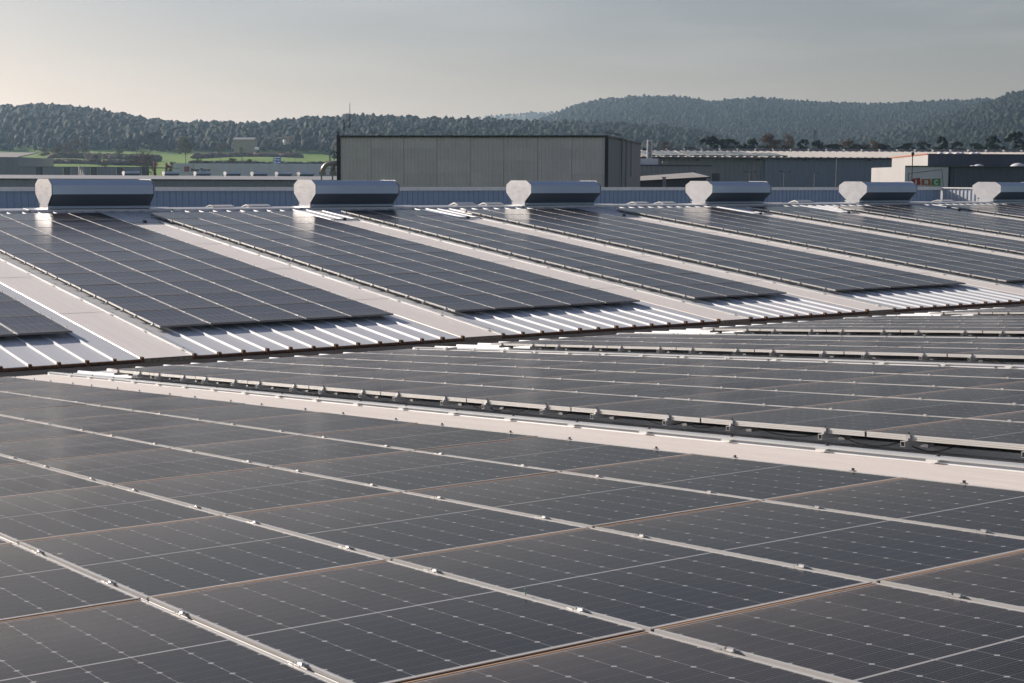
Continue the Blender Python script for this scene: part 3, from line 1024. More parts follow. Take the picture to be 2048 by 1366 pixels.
def ico(sub):
    t = (1 + 5 ** .5) / 2
    v = [(-1, t, 0), (1, t, 0), (-1, -t, 0), (1, -t, 0), (0, -1, t), (0, 1, t), (0, -1, -t), (0, 1, -t), (t, 0, -1), (t, 0, 1), (-t, 0, -1), (-t, 0, 1)]
    f = [(0, 11, 5), (0, 5, 1), (0, 1, 7), (0, 7, 10), (0, 10, 11), (1, 5, 9), (5, 11, 4), (11, 10, 2), (10, 7, 6), (7, 1, 8), (3, 9, 4), (3, 4, 2), (3, 2, 6), (3, 6, 8), (3, 8, 9), (4, 9, 5), (2, 4, 11), (6, 2, 10), (8, 6, 7), (9, 8, 1)]
    v = [np.array(a) / np.linalg.norm(a) for a in v]
    for _ in range(sub):
        c, g = {}, []
        def mid(a, b):
            k = (min(a, b), max(a, b))
            if k not in c:
                w = v[a] + v[b]
                v.append(w / np.linalg.norm(w))
                c[k] = len(v) - 1
            return c[k]
        for a, b, d in f:
            x, y, z = mid(a, b), mid(b, d), mid(d, a)
            g += [(a, x, z), (b, y, x), (d, z, y), (x, y, z)]
        f = g
    return np.array(v), np.array(f)


def forest(name, label, layer, n, sub, az0, az1, hmul, front_bias, dmax):
    L, Dc, Ds, th = LAYERS[layer]
    az = rng.uniform(np.radians(az0), np.radians(az1), n * 2)
    t = rng.uniform(0, 1, n * 2) ** front_bias
    D = (Ds + (Dc * dmax - Ds) * t) / np.cos(az)
    lay = crest_h(L, Dc, th, az)
    ok = lay > base_h(az, D) + 3
    az, D = az[ok][:n], D[ok][:n]
    h = terrain_h(az, D)
    k = len(az)
    iv, jf = ico(sub)
    hgt = th * hmul * rng.uniform(0.45, 1.0, k) * (1 + .45 * (rng.uniform(0, 1, k) > .86))
    wid = hgt * rng.uniform(0.24, 0.40, k)
    V = iv[None] * (1 + rng.uniform(-.4, .4, (k, len(iv), 1)))
    V = V * np.stack([wid, wid * rng.uniform(.85, 1.15, k), hgt * 0.42], -1)[:, None, :]
    px_ = CAM.x + np.sin(YAW + az) * D
    py_ = CAM.y + np.cos(YAW + az) * D
    V[:, :, 0] += px_[:, None]
    V[:, :, 1] += py_[:, None]
    V[:, :, 2] += (h + hgt * 0.58)[:, None]
    Fc = jf[None] + (np.arange(k) * len(iv))[:, None, None]
    clump = 0.5 + 0.25 * np.sin(px_ * .021 + 1.3 + 2 * np.sin(py_ * .011)) + 0.25 * np.sin(py_ * .034 + 2 * np.sin(px_ * .013))
    ti = np.clip(rng.uniform(0, 1, k) ** 2 * .55 + clump ** 2 * .6, 0, 1)
    ti = np.repeat(ti, len(iv)) + rng.uniform(-.12, .12, k * len(iv))
    o = put(name, np_mesh(name, V.reshape(-1, 3), Fc.reshape(-1, 3), M_PINE, ti))
    tag(o, label, 'forest', None, 'stuff')
    return o


forest('forest', 'pine forest covering the low hill from the left edge to the centre', 0, 46000, 0, -23, 11, 1.0, 0.75, 1.06)
forest('forest', 'pine forest on the slope rising at the right edge', 1, 20000, 0, 4, 23, 1.0, 0.8, 1.05)
forest('forest', 'hazy pine forest on the long hill behind the right halls', 2, 46000, 0, -3, 22, 1.0, 0.8, 1.04)
forest('forest', 'faint tree line on the farthest ridge behind the big grey hall', 3, 6000, 0, -22, 14, 1.1, 0.6, 1.02)


# ------------------------------------------------------------------ single trees
def crown_mesh(name, mat, kind, seed):
    r = np.random.default_rng(seed)
    clumps = []
    nC = {'pine': 20, 'bare': 14, 'round': 11, 'bush': 9}[kind]
    for _ in range(nC):
        a, t = r.uniform(0, 6.283), r.uniform(0, 1) ** .5
        z = r.uniform(.35, .95) if kind != 'bush' else r.uniform(.15, .8)
        rad = (.46 if kind == 'pine' else .36) * t * (1.05 - .5 * abs(z - .6) / .5)
        clumps.append((math.cos(a) * rad, math.sin(a) * rad, z, r.uniform(.06, .15) if kind == 'pine' else r.uniform(.12, .2)))
    clumps.append((0, 0, .88, .14))
    n = {'pine': 1500, 'bare': 1300, 'round': 1300, 'bush': 1000}[kind]
    ci = r.integers(0, len(clumps), n)
    C = np.array(clumps)[ci]
    d = r.normal(size=(n, 3))
    d /= np.linalg.norm(d, axis=1)[:, None]
    P = C[:, :3] + d * (C[:, 3] * r.uniform(.35, 1.05, n) ** .6)[:, None]
    P[:, 2] = np.clip(P[:, 2], .03, 1.05)
    s = {'pine': .040, 'bare': .055, 'round': .034, 'bush': .045}[kind]
    a = r.normal(size=(n, 3)); a /= np.linalg.norm(a, axis=1)[:, None]
    b = np.cross(a, d); b /= np.linalg.norm(b, axis=1)[:, None] + 1e-6
    if kind == 'bare':
        a = d * .8 + a * .5
        wa, wb = s * 1.3, s * .16
    else:
        wa, wb = s, s * .7
    k = r.uniform(.6, 1.3, (n, 1))
    V = np.stack([P - a * wa * k, P + b * wb * k, P + a * wa * k, P - b * wb * k], 1)
    Fc = np.arange(n * 4).reshape(n, 4)
    light = np.clip(.25 + .75 * r.uniform(0, 1, n), 0, 1)
    return np_mesh(name, V.reshape(-1, 3), Fc, mat, np.repeat(light, 4))


def trunk_mesh(seed):
    r = random.Random(seed)
    b = MB()
    b.tube([(0, 0, -.12), (.01, 0, .2), (.0, .01, .5), (.02, 0, .8)], [.028, .022, .016, .006], 7)
    for k in range(6):
        a = r.uniform(0, 6.28)
        z = .25 + .07 * k
        b.tube([(0, 0, z), (math.cos(a) * .12, math.sin(a) * .12, z + .1), (math.cos(a) * .26, math.sin(a) * .26, z + .24)], [.012, .008, .003], 5)
    return b.mesh('trunk', M_BARK)


CR = {('pine', i): crown_mesh('crown', M_PINE, 'pine', 20 + i) for i in range(3)}
CR.update({('bare', i): crown_mesh('crown', M_BROWN, 'bare', 30 + i) for i in range(3)})
CR.update({('pink', i): crown_mesh('crown', M_PINK, 'round', 40 + i) for i in range(2)})
CR.update({('olive', i): crown_mesh('crown', M_OLIVE, 'round', 50 + i) for i in range(2)})
CR.update({('bush', i): crown_mesh('crown', M_BROWN, 'bush', 60 + i) for i in range(2)})
TR = [trunk_mesh(i) for i in range(3)]
N_TREE = [0]


def tree(label, kind, px, py_base, h_px, d, wide=1.0, group=None, on_ground=True):
    p = at(px, py_base, d)
    H = h_px / F_PX * d
    az = math.atan2((p - CAM).dot(RH), (p - CAM).dot(FH))
    gz = float(terrain_h(np.array([az]), np.array([math.hypot((p - CAM).dot(RH), (p - CAM).dot(FH))]))[0])
    top = p.z + H
    z0 = min(p.z, max(gz - .2, p.z - H * 1.5)) if not on_ground else gz - .2
    Ht = max(top - z0, H * 0.8)
    nm = {'pine': 'pine_tree', 'bare': 'bare_tree', 'pink': 'blossom_tree', 'olive': 'budding_tree', 'bush': 'bush'}[kind]
    o = empty(nm, label, 'tree' if kind != 'bush' else 'bush', group, (p.x, p.y, z0), (0, 0, random.uniform(0, 6.28)))
    N_TREE[0] += 1
    i = N_TREE[0]
    k = [c for c in CR if c[0] == kind]
    put('crown', CR[k[i % len(k)]], o, (0, 0, Ht - H * 1.12), None, (H * wide, H * wide, H * 1.1))
    put('trunk', TR[i % 3], o, None, None, (Ht * .5, Ht * .5, Ht))
    return o


G1 = 'trees in the fields'
tree('big bare brown tree left of the red flags', 'bare', 291, 352, 46, 430, 1.5, G1)
tree('pale pink blossom tree left of the double lamp in the field', 'pink', 175, 323, 18, 560, 1.2, G1)
tree('pale blossom tree just right of its twin in the field', 'pink', 201, 320, 15, 560, 1.2, G1)
tree('small yellow green tree on the field edge above the panelled building', 'olive', 209, 335, 15, 420, 1.2, G1)
tree('tall grey bare tree in the dark thicket, leftmost tall one', 'bare', 150, 322, 42, 640, 1.3, G1)
tree('wide bare tree with low crown at the left field edge', 'bare', 90, 316, 18, 600, 2.0, G1)
tree('bare tree standing between the two tall thicket trees', 'bare', 120, 320, 28, 620, 1.6, G1)
tree('yellowish tree in the thicket above the field', 'olive', 238, 316, 17, 600, 1.6, G1)
tree('dark pine at the front edge of the wood, behind the pole', 'pine', 192, 306, 32, 800, 1.2, G1)
tree('dark pine at the front edge of the wood, right of the thicket', 'pine', 300, 312, 48, 780, 1.1, G1)
tree('broad dark pine behind the big bare tree', 'pine', 262, 308, 32, 800, 1.4, G1)
tree('tall yellow brown tree above the white lettered wall', 'olive', 371, 312, 38, 600, 1.1, G1)
tree('bare tree left of the farm shed, purplish', 'bare', 440, 306, 22, 650, 1.3, G1)
tree('little olive tree standing alone in the green field', 'olive', 483, 310, 15, 580, 0.9, G1)
tree('tiny pinkish tree in the upper field', 'pink', 590, 306, 9, 620, 0.9, G1)
tree('bare tree by the white silo', 'bare', 535, 297, 12, 720, 1.5, G1)
tree('pale bare tree right of the white silo', 'pink', 580, 292, 20, 740, 1.0, G1)
tree('dark conifer beside the black corner post of the big hall', 'pine', 668, 322, 22, 500, 0.8, G1)
tree('pale bare tree above the dark conifer', 'pink', 668, 308, 18, 620, 0.9, G1)
tree('bare shrub right of the second red flag', 'bush', 343, 345, 22, 400, 1.2, G1)
tree('bare shrub above the emblem on the white wall', 'bush', 395, 330, 12, 420, 1.7, G1)
tree('wide row shrub above the middle of the white wall', 'bush', 462, 330, 14, 420, 2.2, G1)
tree('reddish shrub above the white wall, left of the blue sign', 'bush', 500, 330, 12, 430, 2.0, G1)
G2 = 'trees behind the long hall'
for k, (px, pb, h, wd, kd, lab) in enumerate((
        (1332, 306, 22, 1.6, 'bare', 'reddish bare tree right of the lettered pylon'),
        (1425, 306, 33, 1.7, 'pine', 'dark pine left of the tall group behind the long hall'),
        (1455, 306, 28, 1.8, 'pine', 'dark rounded pine between the taller ones, left part of the row'),
        (1500, 306, 28, 1.4, 'pine', 'low dark pine in the row, left of the wide bare crowns'),
        (1540, 306, 38, 1.5, 'bare', 'wide dark bare crown, highest of the row behind the long hall'),
        (1572, 306, 36, 1.3, 'bare', 'second wide bare crown beside the highest one'),
        (1604, 306, 27, 1.2, 'pine', 'dark pine just left of the lattice mast'),
        (1636, 306, 26, 1.0, 'pine', 'dark pine in front of the lattice mast'),
        (1668, 304, 16, 2.4, 'pine', 'low dome shaped dark pine right of the mast'),
        (1715, 304, 15, 2.6, 'pine', 'second low dome shaped dark pine right of the mast'),
        (1700, 304, 24, 2.0, 'bare', 'reddish bare trees behind the low domes'),
        (1745, 304, 22, 2.0, 'bare', 'reddish bare trees right of the low domes'),
        (1765, 304, 16, 2.2, 'pine', 'low dark pine above the pale gable'),
        (1815, 303, 17, 2.0, 'pine', 'low dark pine right of the pale gable'),
        (1846, 303, 19, 1.5, 'pine', 'rounded dark pine, left neighbour of the tallest right one'),
        (1886, 303, 30, 1.0, 'pine', 'tallest dark pine behind the right end of the long hall'),
        (1912, 303, 20, 1.3, 'pine', 'dark pine just right of the tallest one'),
        (1950, 302, 16, 1.8, 'pine', 'low dark pine in the gap at far right'),
        (1985, 302, 30, 1.2, 'pine', 'tall dark pine near the right edge'),
        (2030, 302, 38, 1.3, 'pine', 'tall dark pine cut by the right edge'))):
    tree(lab, kd, px, pb, h, 330, wd, G2)

W_NUM = 'one two three four five six seven eight nine ten eleven twelve thirteen fourteen fifteen sixteen seventeen eighteen nineteen twenty'.split()
for k in range(20):
    tree('low dark pine, number %s from the left in the dense belt behind the long hall' % W_NUM[k], 'pine', 1300 + k * 39 + random.uniform(-6, 6), 306, random.uniform(9, 17), 350 + random.uniform(-8, 8), random.uniform(2.3, 3.2), 'pines of the dense belt behind the long hall')


# dark banks with scrub between the fields
def hedge(label, pts, d, n, hgt, mat):
    V, Fs, T = [], [], []
    iv, jf = ico(1)
    pts = np.array(pts, float)
    k = 0
    for _ in range(n):
        t = rng.uniform(0, len(pts) - 1)
        i = int(t); f = t - i
        px = pts[i, 0] * (1 - f) + pts[min(i + 1, len(pts) - 1), 0] * f
        dd = pts[i, 1] * (1 - f) + pts[min(i + 1, len(pts) - 1), 1] * f + rng.uniform(-2, 2)
        p = at(px, 330, dd)
        az = math.atan2((p - CAM).dot(RH), (p - CAM).dot(FH))
        gz = float(terrain_h(np.array([az]), np.array([dd / math.cos(az)]))[0])
        s = hgt * rng.uniform(.5, 1.2)
        V.append(iv * (1 + rng.uniform(-.3, .3, (len(iv), 1))) * [s * 1.5, s * 1.5, s * .8] + [p.x, p.y, gz + s * .35])
        Fs.append(jf + k * len(iv)); k += 1
        T.append(np.full(len(iv), rng.uniform(0, .8)))
    o = put('hedge', np_mesh('hedge', np.concatenate(V), np.concatenate(Fs), mat, np.concatenate(T)))
    tag(o, label, 'hedge', None, 'stuff')


hedge('dark scrub bank crossing the upper field behind the white wall', [(380, 600), (520, 600), (680, 606)], 600, 260, .9, M_PINE)
hedge('dark scrub bank crossing the lower field behind the white wall', [(360, 545), (520, 548), (680, 552)], 545, 260, .8, M_BROWN)
hedge('brown scrub bank in the field at the left edge', [(-60, 560), (80, 560), (160, 565), (300, 570)], 560, 260, 1.5, M_BROWN)
hedge('grey thicket below the wood at left', [(110, 640), (200, 650), (310, 640)], 640, 700, 1.7, M_BROWN)
hedge('brown scrub above the upper field', [(390, 680), (470, 700), (560, 720), (600, 720)], 700, 120, 1.8, M_BROWN)
hedge('low scrub along the road behind the white wall', [(300, 430), (420, 425), (520, 425)], 430, 60, 1.0, M_BROWN)

# ------------------------------------------------------------------ far buildings
M_GREYW = material('grey_cladding', (0.27, 0.28, 0.32), 0.55, 0.1, .4, .6, (1, 1, .3), (0.22, .23, .265))
M_GREYD = material('dark_cladding', (0.075, 0.078, 0.095), 0.55, 0.1)
M_BLACK = material('black_edge', (0.012, 0.012, 0.018), 0.5)
M_ROOFG = material('grey_roof', (0.34, 0.34, 0.35), 0.6, .1, .4, .5)
M_ROOFW = material('pale_roof', (0.38, 0.37, 0.355), 0.6, .0, .6, .4, (3, .3, 1), (.28, .26, .24))
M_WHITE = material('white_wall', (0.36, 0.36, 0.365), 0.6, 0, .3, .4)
M_LILAC = material('pale_wall', (0.86, 0.84, 0.90), 0.6, 0, .3, .5, (1, 1, .3))
M_RED = material('red_flag', (0.55, 0.025, 0.035), 0.7)
M_SIGNR = material('emblem_red', (0.38, 0.02, 0.04), 0.5)
M_TEXT = material('lettering_dark', (0.035, 0.035, 0.07), 0.6)
M_SIGNB = material('sign_blue', (0.02, 0.09, 0.32), 0.5)
M_SIGNW = material('sign_white', (0.8, 0.8, 0.8), 0.5)
M_BEIGE = material('beige_wall', (0.42, 0.36, 0.30), 0.8, 0, .3, .5)
M_STEEL = material('duct_steel', (0.36, 0.33, 0.30), 0.42, .7, .5, 3, (1, 1, 1), (.26, .22, .19))
M_POLE = material('pole_steel', (0.10, 0.11, 0.12), 0.5, .4)
M_BLUEW = material('blue_cladding', (0.25, 0.29, 0.375), 0.5, .1, .4, .4, (1, 1, .3), (.21, .245, .32))
M_PV = material('far_panel_glass', (0.03, 0.035, 0.05), 0.12)
M_IR = material('logo_red', (0.40, 0.03, 0.03), .5)
M_IO = material('logo_orange', (0.50, 0.13, 0.03), .5)
M_IG = material('logo_green', (0.05, 0.30, 0.06), .5)
M_DOME = material('dome_acrylic', (0.62, 0.64, 0.66), .25)
M_DOOR = material('door_blue', (0.03, 0.06, 0.13), .5)


def ribbed(b, x0, x1, y, z0, z1, pitch, dep, mi=0):
    prof = []
    x = x0
    while x < x1 - 1e-6:
        w = min(pitch, x1 - x)
        prof += [(x, y), (x + w * .55, y), (x + w * .65, y - dep), (x + w * .9, y - dep)]
        x += w
    prof.append((x1, y))
    b.extrude(prof, 'z', z0, z1, mi, closed=False)
    return b


def text(name, body, mat, parent, loc, size, width=None, rot=(math.pi / 2, 0, 0), bold=0.0):
    cu = bpy.data.curves.new(name, 'FONT')
    cu.body = body
    cu.size = size
    cu.extrude = 0.01
    cu.offset = bold
    tmp = bpy.data.objects.new('tmp_text', cu)
    COL.objects.link(tmp)
    dg = bpy.context.evaluated_depsgraph_get()
    me = bpy.data.meshes.new_from_object(tmp.evaluated_get(dg))
    bpy.data.objects.remove(tmp)
    bpy.data.curves.remove(cu)
    me.materials.clear()
    me.materials.append(mat)
    o = put(name, me, parent, loc, rot)
    if width:
        xs = [v.co.x for v in me.vertices]
        o.scale = (width / (max(xs) - min(xs)), 1, 1)
    return o


# low hall behind the parapet, with its own row of ventilators
D = 262
h = bgroot('low_hall', 'long low grey hall with dark eave and tiny ventilators, behind the parapet at left', 'hall', 320, D)
a, e = loc_(h, -160, 357, D), loc_(h, 900, 363.5, D)
ze = (a.z + e.z) / 2 + .12
rz = loc_(h, 320, 351.0, D + 26).z
w = MB()
ribbed(w, a.x, e.x, 0, 0, ze - .18, .5, .05)
w.build('wall', M_GREYW, h)
MB().poly([(a.x, -.3, ze), (e.x, -.3, ze), (e.x, 26, rz), (a.x, 26, rz)]).poly([(a.x, 52, ze), (e.x, 52, ze), (e.x, 26.01, rz), (a.x, 26.01, rz)][::-1]).build('roof', M_ROOFG, h)
MB().box(a.x, e.x, -.45, -.3, ze - .2, ze + .04).build('eave', M_BLACK, h)
vn = ['leftmost tiny ventilator on the low hall behind the parapet', 'second tiny ventilator on the low hall, below the red flags', 'third tiny ventilator on the low hall, left end below the lettering',
      'fourth tiny ventilator on the low hall', 'fifth tiny ventilator on the low hall', 'sixth tiny ventilator on the low hall', 'seventh tiny ventilator on the low hall, nearest the bent ducts']
for k, px in enumerate((247, 327, 390, 450, 504, 553, 597)):
    p = at(px, 354, D + 26)
    v = ventilator(vn[k], 'tiny ventilators on the low hall', (p.x, p.y, rz + GZ - .02), None)
    v.scale = (.9, .9, .9)

# building at the far left edge
D = 330
h = bgroot('grey_building', 'tall grey building with pale roof at the left edge', 'building', 0, D)
a, e = loc_(h, -120, 313.5, D), loc_(h, 37.5, 313.5, D)
w = MB()
ribbed(w, a.x, e.x, 0, 0, a.z, .9, .05)
w.poly([(e.x, 0, 0), (e.x, 25, 0), (e.x, 25, a.z), (e.x, 0, a.z)])
w.build('wall', M_GREYW, h)
tz = loc_(h, 0, 305, D + 14).z
MB().poly([(a.x, -.3, a.z), (e.x, -.3, a.z), (e.x, 14, tz), (a.x, 14, tz)]).build('roof', M_ROOFW, h)
MB().tube([(e.x, -.35, a.z), (e.x, 14, tz)], .1, 5).build('verge', M_GREYD, h)

# panelled building
D = 322
h = bgroot('panelled_building', 'long low building of grey wall panels alternating with dark ones, left of the flags', 'building', 168, D)
seg = [(38, 72, 0), (72, 86, 1), (86, 127, 0), (127, 140, 1), (140, 181, 0), (181, 194, 1), (194, 233, 0), (233, 246, 1), (246, 284, 0), (284, 298, 1)]
zt = loc_(h, 168, 333.5, D).z
for p0, p1, dk in seg:
    a, e = loc_(h, p0, 340, D), loc_(h, p1, 340, D)
    w = MB()
    ribbed(w, a.x + .02, e.x - .02, .05 if dk else 0, 0, zt - .12, .8, .04)
    w.build('wall_panel', M_GREYD if dk else M_GREYW, h)
a, e = loc_(h, 38, 333, D), loc_(h, 298, 334.5, D)
MB().box(a.x, e.x, .12, 30, zt - .13, zt).build('roof', M_GREYD, h)
for k, px in enumerate((159.5, 162.5, 166, 168.5)):
    p = at(px, 352, 300)
    u = MB().tube([(0, 0, GZ), (0, 0, at(px, 332 + (k % 2) * 3, 300).z)], .17, 8).build('flue_pipe', M_ROOFW, None, True, (p.x, p.y, 0))
    tag(u, ['leftmost of the four pale flue pipes', 'second of the four pale flue pipes from the left', 'third of the four pale flue pipes from the left', 'rightmost of the four pale flue pipes'][k], 'pipe', 'pale flue pipes')

# white lettered wall
D = 362
h = bgroot('showroom', 'long pale showroom wall with red square emblem and dark lettering', 'showroom', 490, D)
a, e = loc_(h, 346.5, 327, D), loc_(h, 720, 327, D)
MB().box(a.x, e.x, 0, 30, 0, loc_(h, 490, 327, D).z).build('wall', M_LILAC, h)
q0, q1 = loc_(h, 369, 343, D), loc_(h, 378.5, 333, D)
em_ = MB().box(q0.x, q1.x, -.12, -.01, q0.z, q1.z).build('emblem', M_SIGNR, h)
cxx, czz, rr = (q0.x + q1.x) / 2, (q0.z + q1.z) / 2, (q1.x - q0.x) * .36
ring = MB()
for s in range(24):
    t0, t1 = 2 * math.pi * s / 24, 2 * math.pi * (s + 1) / 24
    for r0, r1 in ((rr * .82, rr), (rr * .25, rr * .4)):
        ring.poly([(cxx + r0 * math.cos(t0), -.14, czz + r0 * math.sin(t0)), (cxx + r1 * math.cos(t0), -.14, czz + r1 * math.sin(t0)), (cxx + r1 * math.cos(t1), -.14, czz + r1 * math.sin(t1)), (cxx + r0 * math.cos(t1), -.14, czz + r0 * math.sin(t1))])
ring.build('emblem_ring', material('emblem_grey', (.45, .40, .42), .6), em_)
t0, t1 = loc_(h, 382, 342.5, D), loc_(h, 421, 337, D)
text('lettering', 'Motor T\u00e0rrega', M_TEXT, h, (t0.x, -.05, t0.z), (t1.z - t0.z) * 1.38, t1.x - t0.x, bold=.045)

# two red banner flags
for px, py0, py1, lab in ((308.5, 324, 352, 'left red banner flag standing beside the bare tree'), (332, 326, 350, 'right red banner flag next to the pale wall')):
    D = 345
    h = bgroot('banner_flag', lab, 'flag', px, D, 'red banner flags', z=at(px, 356, D).z)
    t = loc_(h, px, py0, D).z
    bt = loc_(h, px, py1, D).z
    MB().tube([(0, 0, -6), (0, 0, t), (.12, 0, t + .12)], .04, 6).build('pole', M_SIGNW, h)
    f_ = MB()
    n_ = 10
    for k in range(n_):
        za, zb_ = bt + (t - bt) * k / n_, bt + (t - bt) * (k + 1) / n_
        w0, w1 = .34 + .07 * math.sin(k * 1.1), .34 + .07 * math.sin(k * 1.1 + 1.1)
        y0, y1 = .08 * math.sin(k * .9), .08 * math.sin(k * .9 + .9)
        s0, s1 = (.05 * k / n_), (.05 * (k + 1) / n_)
        f_.poly([(s0, y0, za), (s0 + w0 * 1.6, -y0, za), (s1 + w1 * 1.6, -y1, zb_), (s1, y1, zb_)])
        f_.poly([(s0, y0 + .02, za), (s0 + w0 * 1.6, -y0 + .02, za), (s1 + w1 * 1.6, -y1 + .02, zb_), (s1, y1 + .02, zb_)][::-1])
    f_.build('banner', M_RED, h)

# blue road signs
D = 405
h = bgroot('road_sign', 'pair of blue motorway direction signs standing above the pale wall', 'road sign', 554, D)
for p0, p1, y0, y1, dy in ((546, 554.3, 316.5, 329, 0), (553.7, 562, 311.5, 329, -.3)):
    a, e = loc_(h, p0, y1, D), loc_(h, p1, y0, D)
    bd = MB().box(a.x, e.x, dy, dy + .08, a.z, e.z).build('board', M_SIGNB, h)
    ln = MB()
    for k in range(3):
        zc = a.z + (e.z - a.z) * (.22 + .28 * k)
        ln.box(a.x + .12, e.x - .2 - .15 * (k % 2), dy - .02, dy - .002, zc, zc + .12)
    ln.build('lettering', M_SIGNW, bd)
    MB().box((a.x + e.x) / 2 - .06, (a.x + e.x) / 2 + .06, dy + .1, dy + .2, 0, e.z).build('post', M_POLE, h)
h = bgroot('road_sign', 'small grey sign back left of the blue road signs', 'road sign', 539.5, 405)
a, e = loc_(h, 537.5, 329, 405), loc_(h, 541.5, 323, 405)
MB().box(a.x, e.x, 0, .06, a.z, e.z).build('board', M_GREYD, h)
MB().tube([(0, .1, 0), (0, .1, e.z)], .05, 6).build('post', M_POLE, h)

# farm shed, silo and tent on the slope
D = 745
h = bgroot('farm_shed', 'beige farm shed at the edge of the wood', 'shed', 488, D, z=at(488, 297, D).z)
a, e = loc_(h, 467, 290, D), loc_(h, 508, 279, D)
MB().box(a.x, e.x, 0, 9, -4, e.z).build('wall', M_BEIGE, h)
tz = loc_(h, 488, 274.5, D).z
MB().extrude([(-.6, e.z), (4.5, tz), (9.6, e.z), (9.6, e.z - .2), (4.5, tz - .2), (-.6, e.z - .2)], 'x', a.x - .3, e.x + .3).build('roof', M_ROOFG, h)
h = bgroot('silo', 'small white silo beside the wood', 'silo', 570.5, 735, z=at(570, 287, 735).z)
t = loc_(h, 570.5, 281, 735).z
MB().tube([(0, 0, -.6), (0, 0, t)], .75, 12).build('tank', M_SIGNW, h, True)
MB().dome((0, 0, t), .75, .75, .6).build('cap', M_SIGNW, h, True)
h = bgroot('white_tent', 'small white tent roof beside the farm shed', 'tent', 515, 690, z=at(515, 298, 690).z)
t = loc_(h, 515, 294.5, 690).z
MB().extrude([(-1.5, t - .6), (0, t), (1.5, t - .6)], 'x', -.8, .9).box(-.78, .88, -1.45, 1.45, -.3, t - .61).build('canopy', M_SIGNW, h)

# the big grey hall
D = 118.0
TURN = -R(10.5)
h = bgroot('big_hall', 'big grey box hall with black edges and a right side wall in view', 'hall', 1212, D, turn=TURN)
hinv = (Matrix.Translation(h.location) @ Matrix.Rotation(-YAW + TURN, 4, 'Z')).inverted()


def bl(px, py, yloc):
    """point of the hall's own frame on the sight line, at depth yloc behind its front"""
    o, d = hinv @ CAM, hinv.to_3x3() @ ray(px, py)
    return o + d * ((yloc - o.y) / d.y)


def blx(px, py, xloc):
    o, d = hinv @ CAM, hinv.to_3x3() @ ray(px, py)
    return o + d * ((xloc - o.x) / d.x)


xL = bl(677.5, 300, 0).x
zt = (bl(677, 274, 0).z + bl(1212, 276, 0).z) / 2
yB = blx(1280, 300, 0).y
zlev = [bl(950, y, 0).z for y in (400, 372, 346, 320, 297)] + [zt]
zlev[0] = 0
tone = [(0.71, .64, .66), (0.74, .67, .69), (0.72, .65, .665), (0.76, .69, .705), (0.73, .66, .68)]
for k in range(5):
    for j in range(8):
        xa, xb = xL + (0 - xL) * j / 8, xL + (0 - xL) * (j + 1) / 8
        w = MB()
        ribbed(w, xa + .002, xb - .002, 0, zlev[k] + .02, zlev[k + 1], .3, .05)
        c = tone[(k + j * 2) % 5]
        w.build('wall_panel', PANELM.setdefault((k + j * 2) % 5, material('hall_cladding', c, .5, .1, .3, .5, (1, 1, .25))) if 'PANELM' in globals() else globals().setdefault('PANELM', {}).setdefault((k + j * 2) % 5, material('hall_cladding', c, .5, .1, .3, .5, (1, 1, .25))), h)
w = MB().box(xL, 0, .06, .08, 0, zt - .02)
for z in zlev[1:-1]:
    w.box(xL, 0, -.05, .05, z - .03, z + .018)
w.build('rail_band', material('hall_band', (.66, .65, .68), .5), h)
w = MB()
prof = []
y = 0.05
while y < yB:
    prof += [(0, y), (0, y + .3), (.05, y + .35), (.05, y + .55)]
    y += .6
w.extrude(prof + [(0, yB)], 'z', 0, zt, closed=False)
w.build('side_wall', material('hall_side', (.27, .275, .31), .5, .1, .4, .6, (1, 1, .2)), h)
MB().poly([(xL, 0.1, zt), (0, 0.1, zt), (0, yB, zt), (xL, yB, zt)]).build('roof', M_ROOFG, h)
MB().box(xL - .12, .14, -.16, .1, zt, zt + .16).box(.0, .14, .1, yB, zt, zt + .16).box(-.12, .16, -.14, .02, 0, zt).box(xL - .14, xL + .14, -.14, .1, 0, zt).box(xL - .12, xL + .02, .1, yB, 0, zt + .16).build('edge_trim', M_BLACK, h)
# pipes on the side wall
for px, y0, y1, r_, mt in ((1244, 277, 400, .075, M_STEEL), (1252, 280, 400, .04, M_POLE), (1262, 281, 353, .035, M_POLE)):
    yy = blx(px, 320, .2).y
    MB().tube([(.2, yy, 0 if y1 > 380 else blx(px, y1, .2).z), (.2, yy, blx(px, y0, .2).z)], r_, 6).build('wall_pipe', mt, h, True)
yy = blx(1244, 300, .3).y
MB().tube([(-.1, .2, zt + .45), (.2, yy, zt + .45), (.2, yy, zt)], .05, 6).tube([(-.1, .2, zt), (-.1, .2, zt + .45)], .05, 6).build('roof_rail', M_POLE, h)
a, e = bl(741, 266, 2), bl(755, 274, 2)
w = MB()
for k in range(5):
    x = a.x + (e.x - a.x) * k / 4
    w.tube([(x, 2, zt), (x, 2, a.z)], .035, 5)
w.tube([(a.x, 2, a.z), (e.x, 2, a.z)], .035, 5)
w.build('roof_hatch_rail', M_POLE, h)
x0 = bl(688, 260, 1).x
x1 = bl(700, 260, 1).x
zc = bl(694, 253.5, 1).z
MB().tube([(x0, 1, zt), (x0, 1, bl(688, 237, 1).z)], .05, 6).tube([(x0, 1, zc), (x1, 1, zc)], .035, 5).tube([(x1, 1, zc - .1), (x1, 1, zc + .6), (x1, 1, bl(700, 206, 1).z)], [.06, .04, .02], 6).build('antenna_mast', M_POLE, h)
MB().box(xL - .08, xL + .06, -.1, .05, zt + .162, zt + .5).build('corner_post', M_POLE, h)
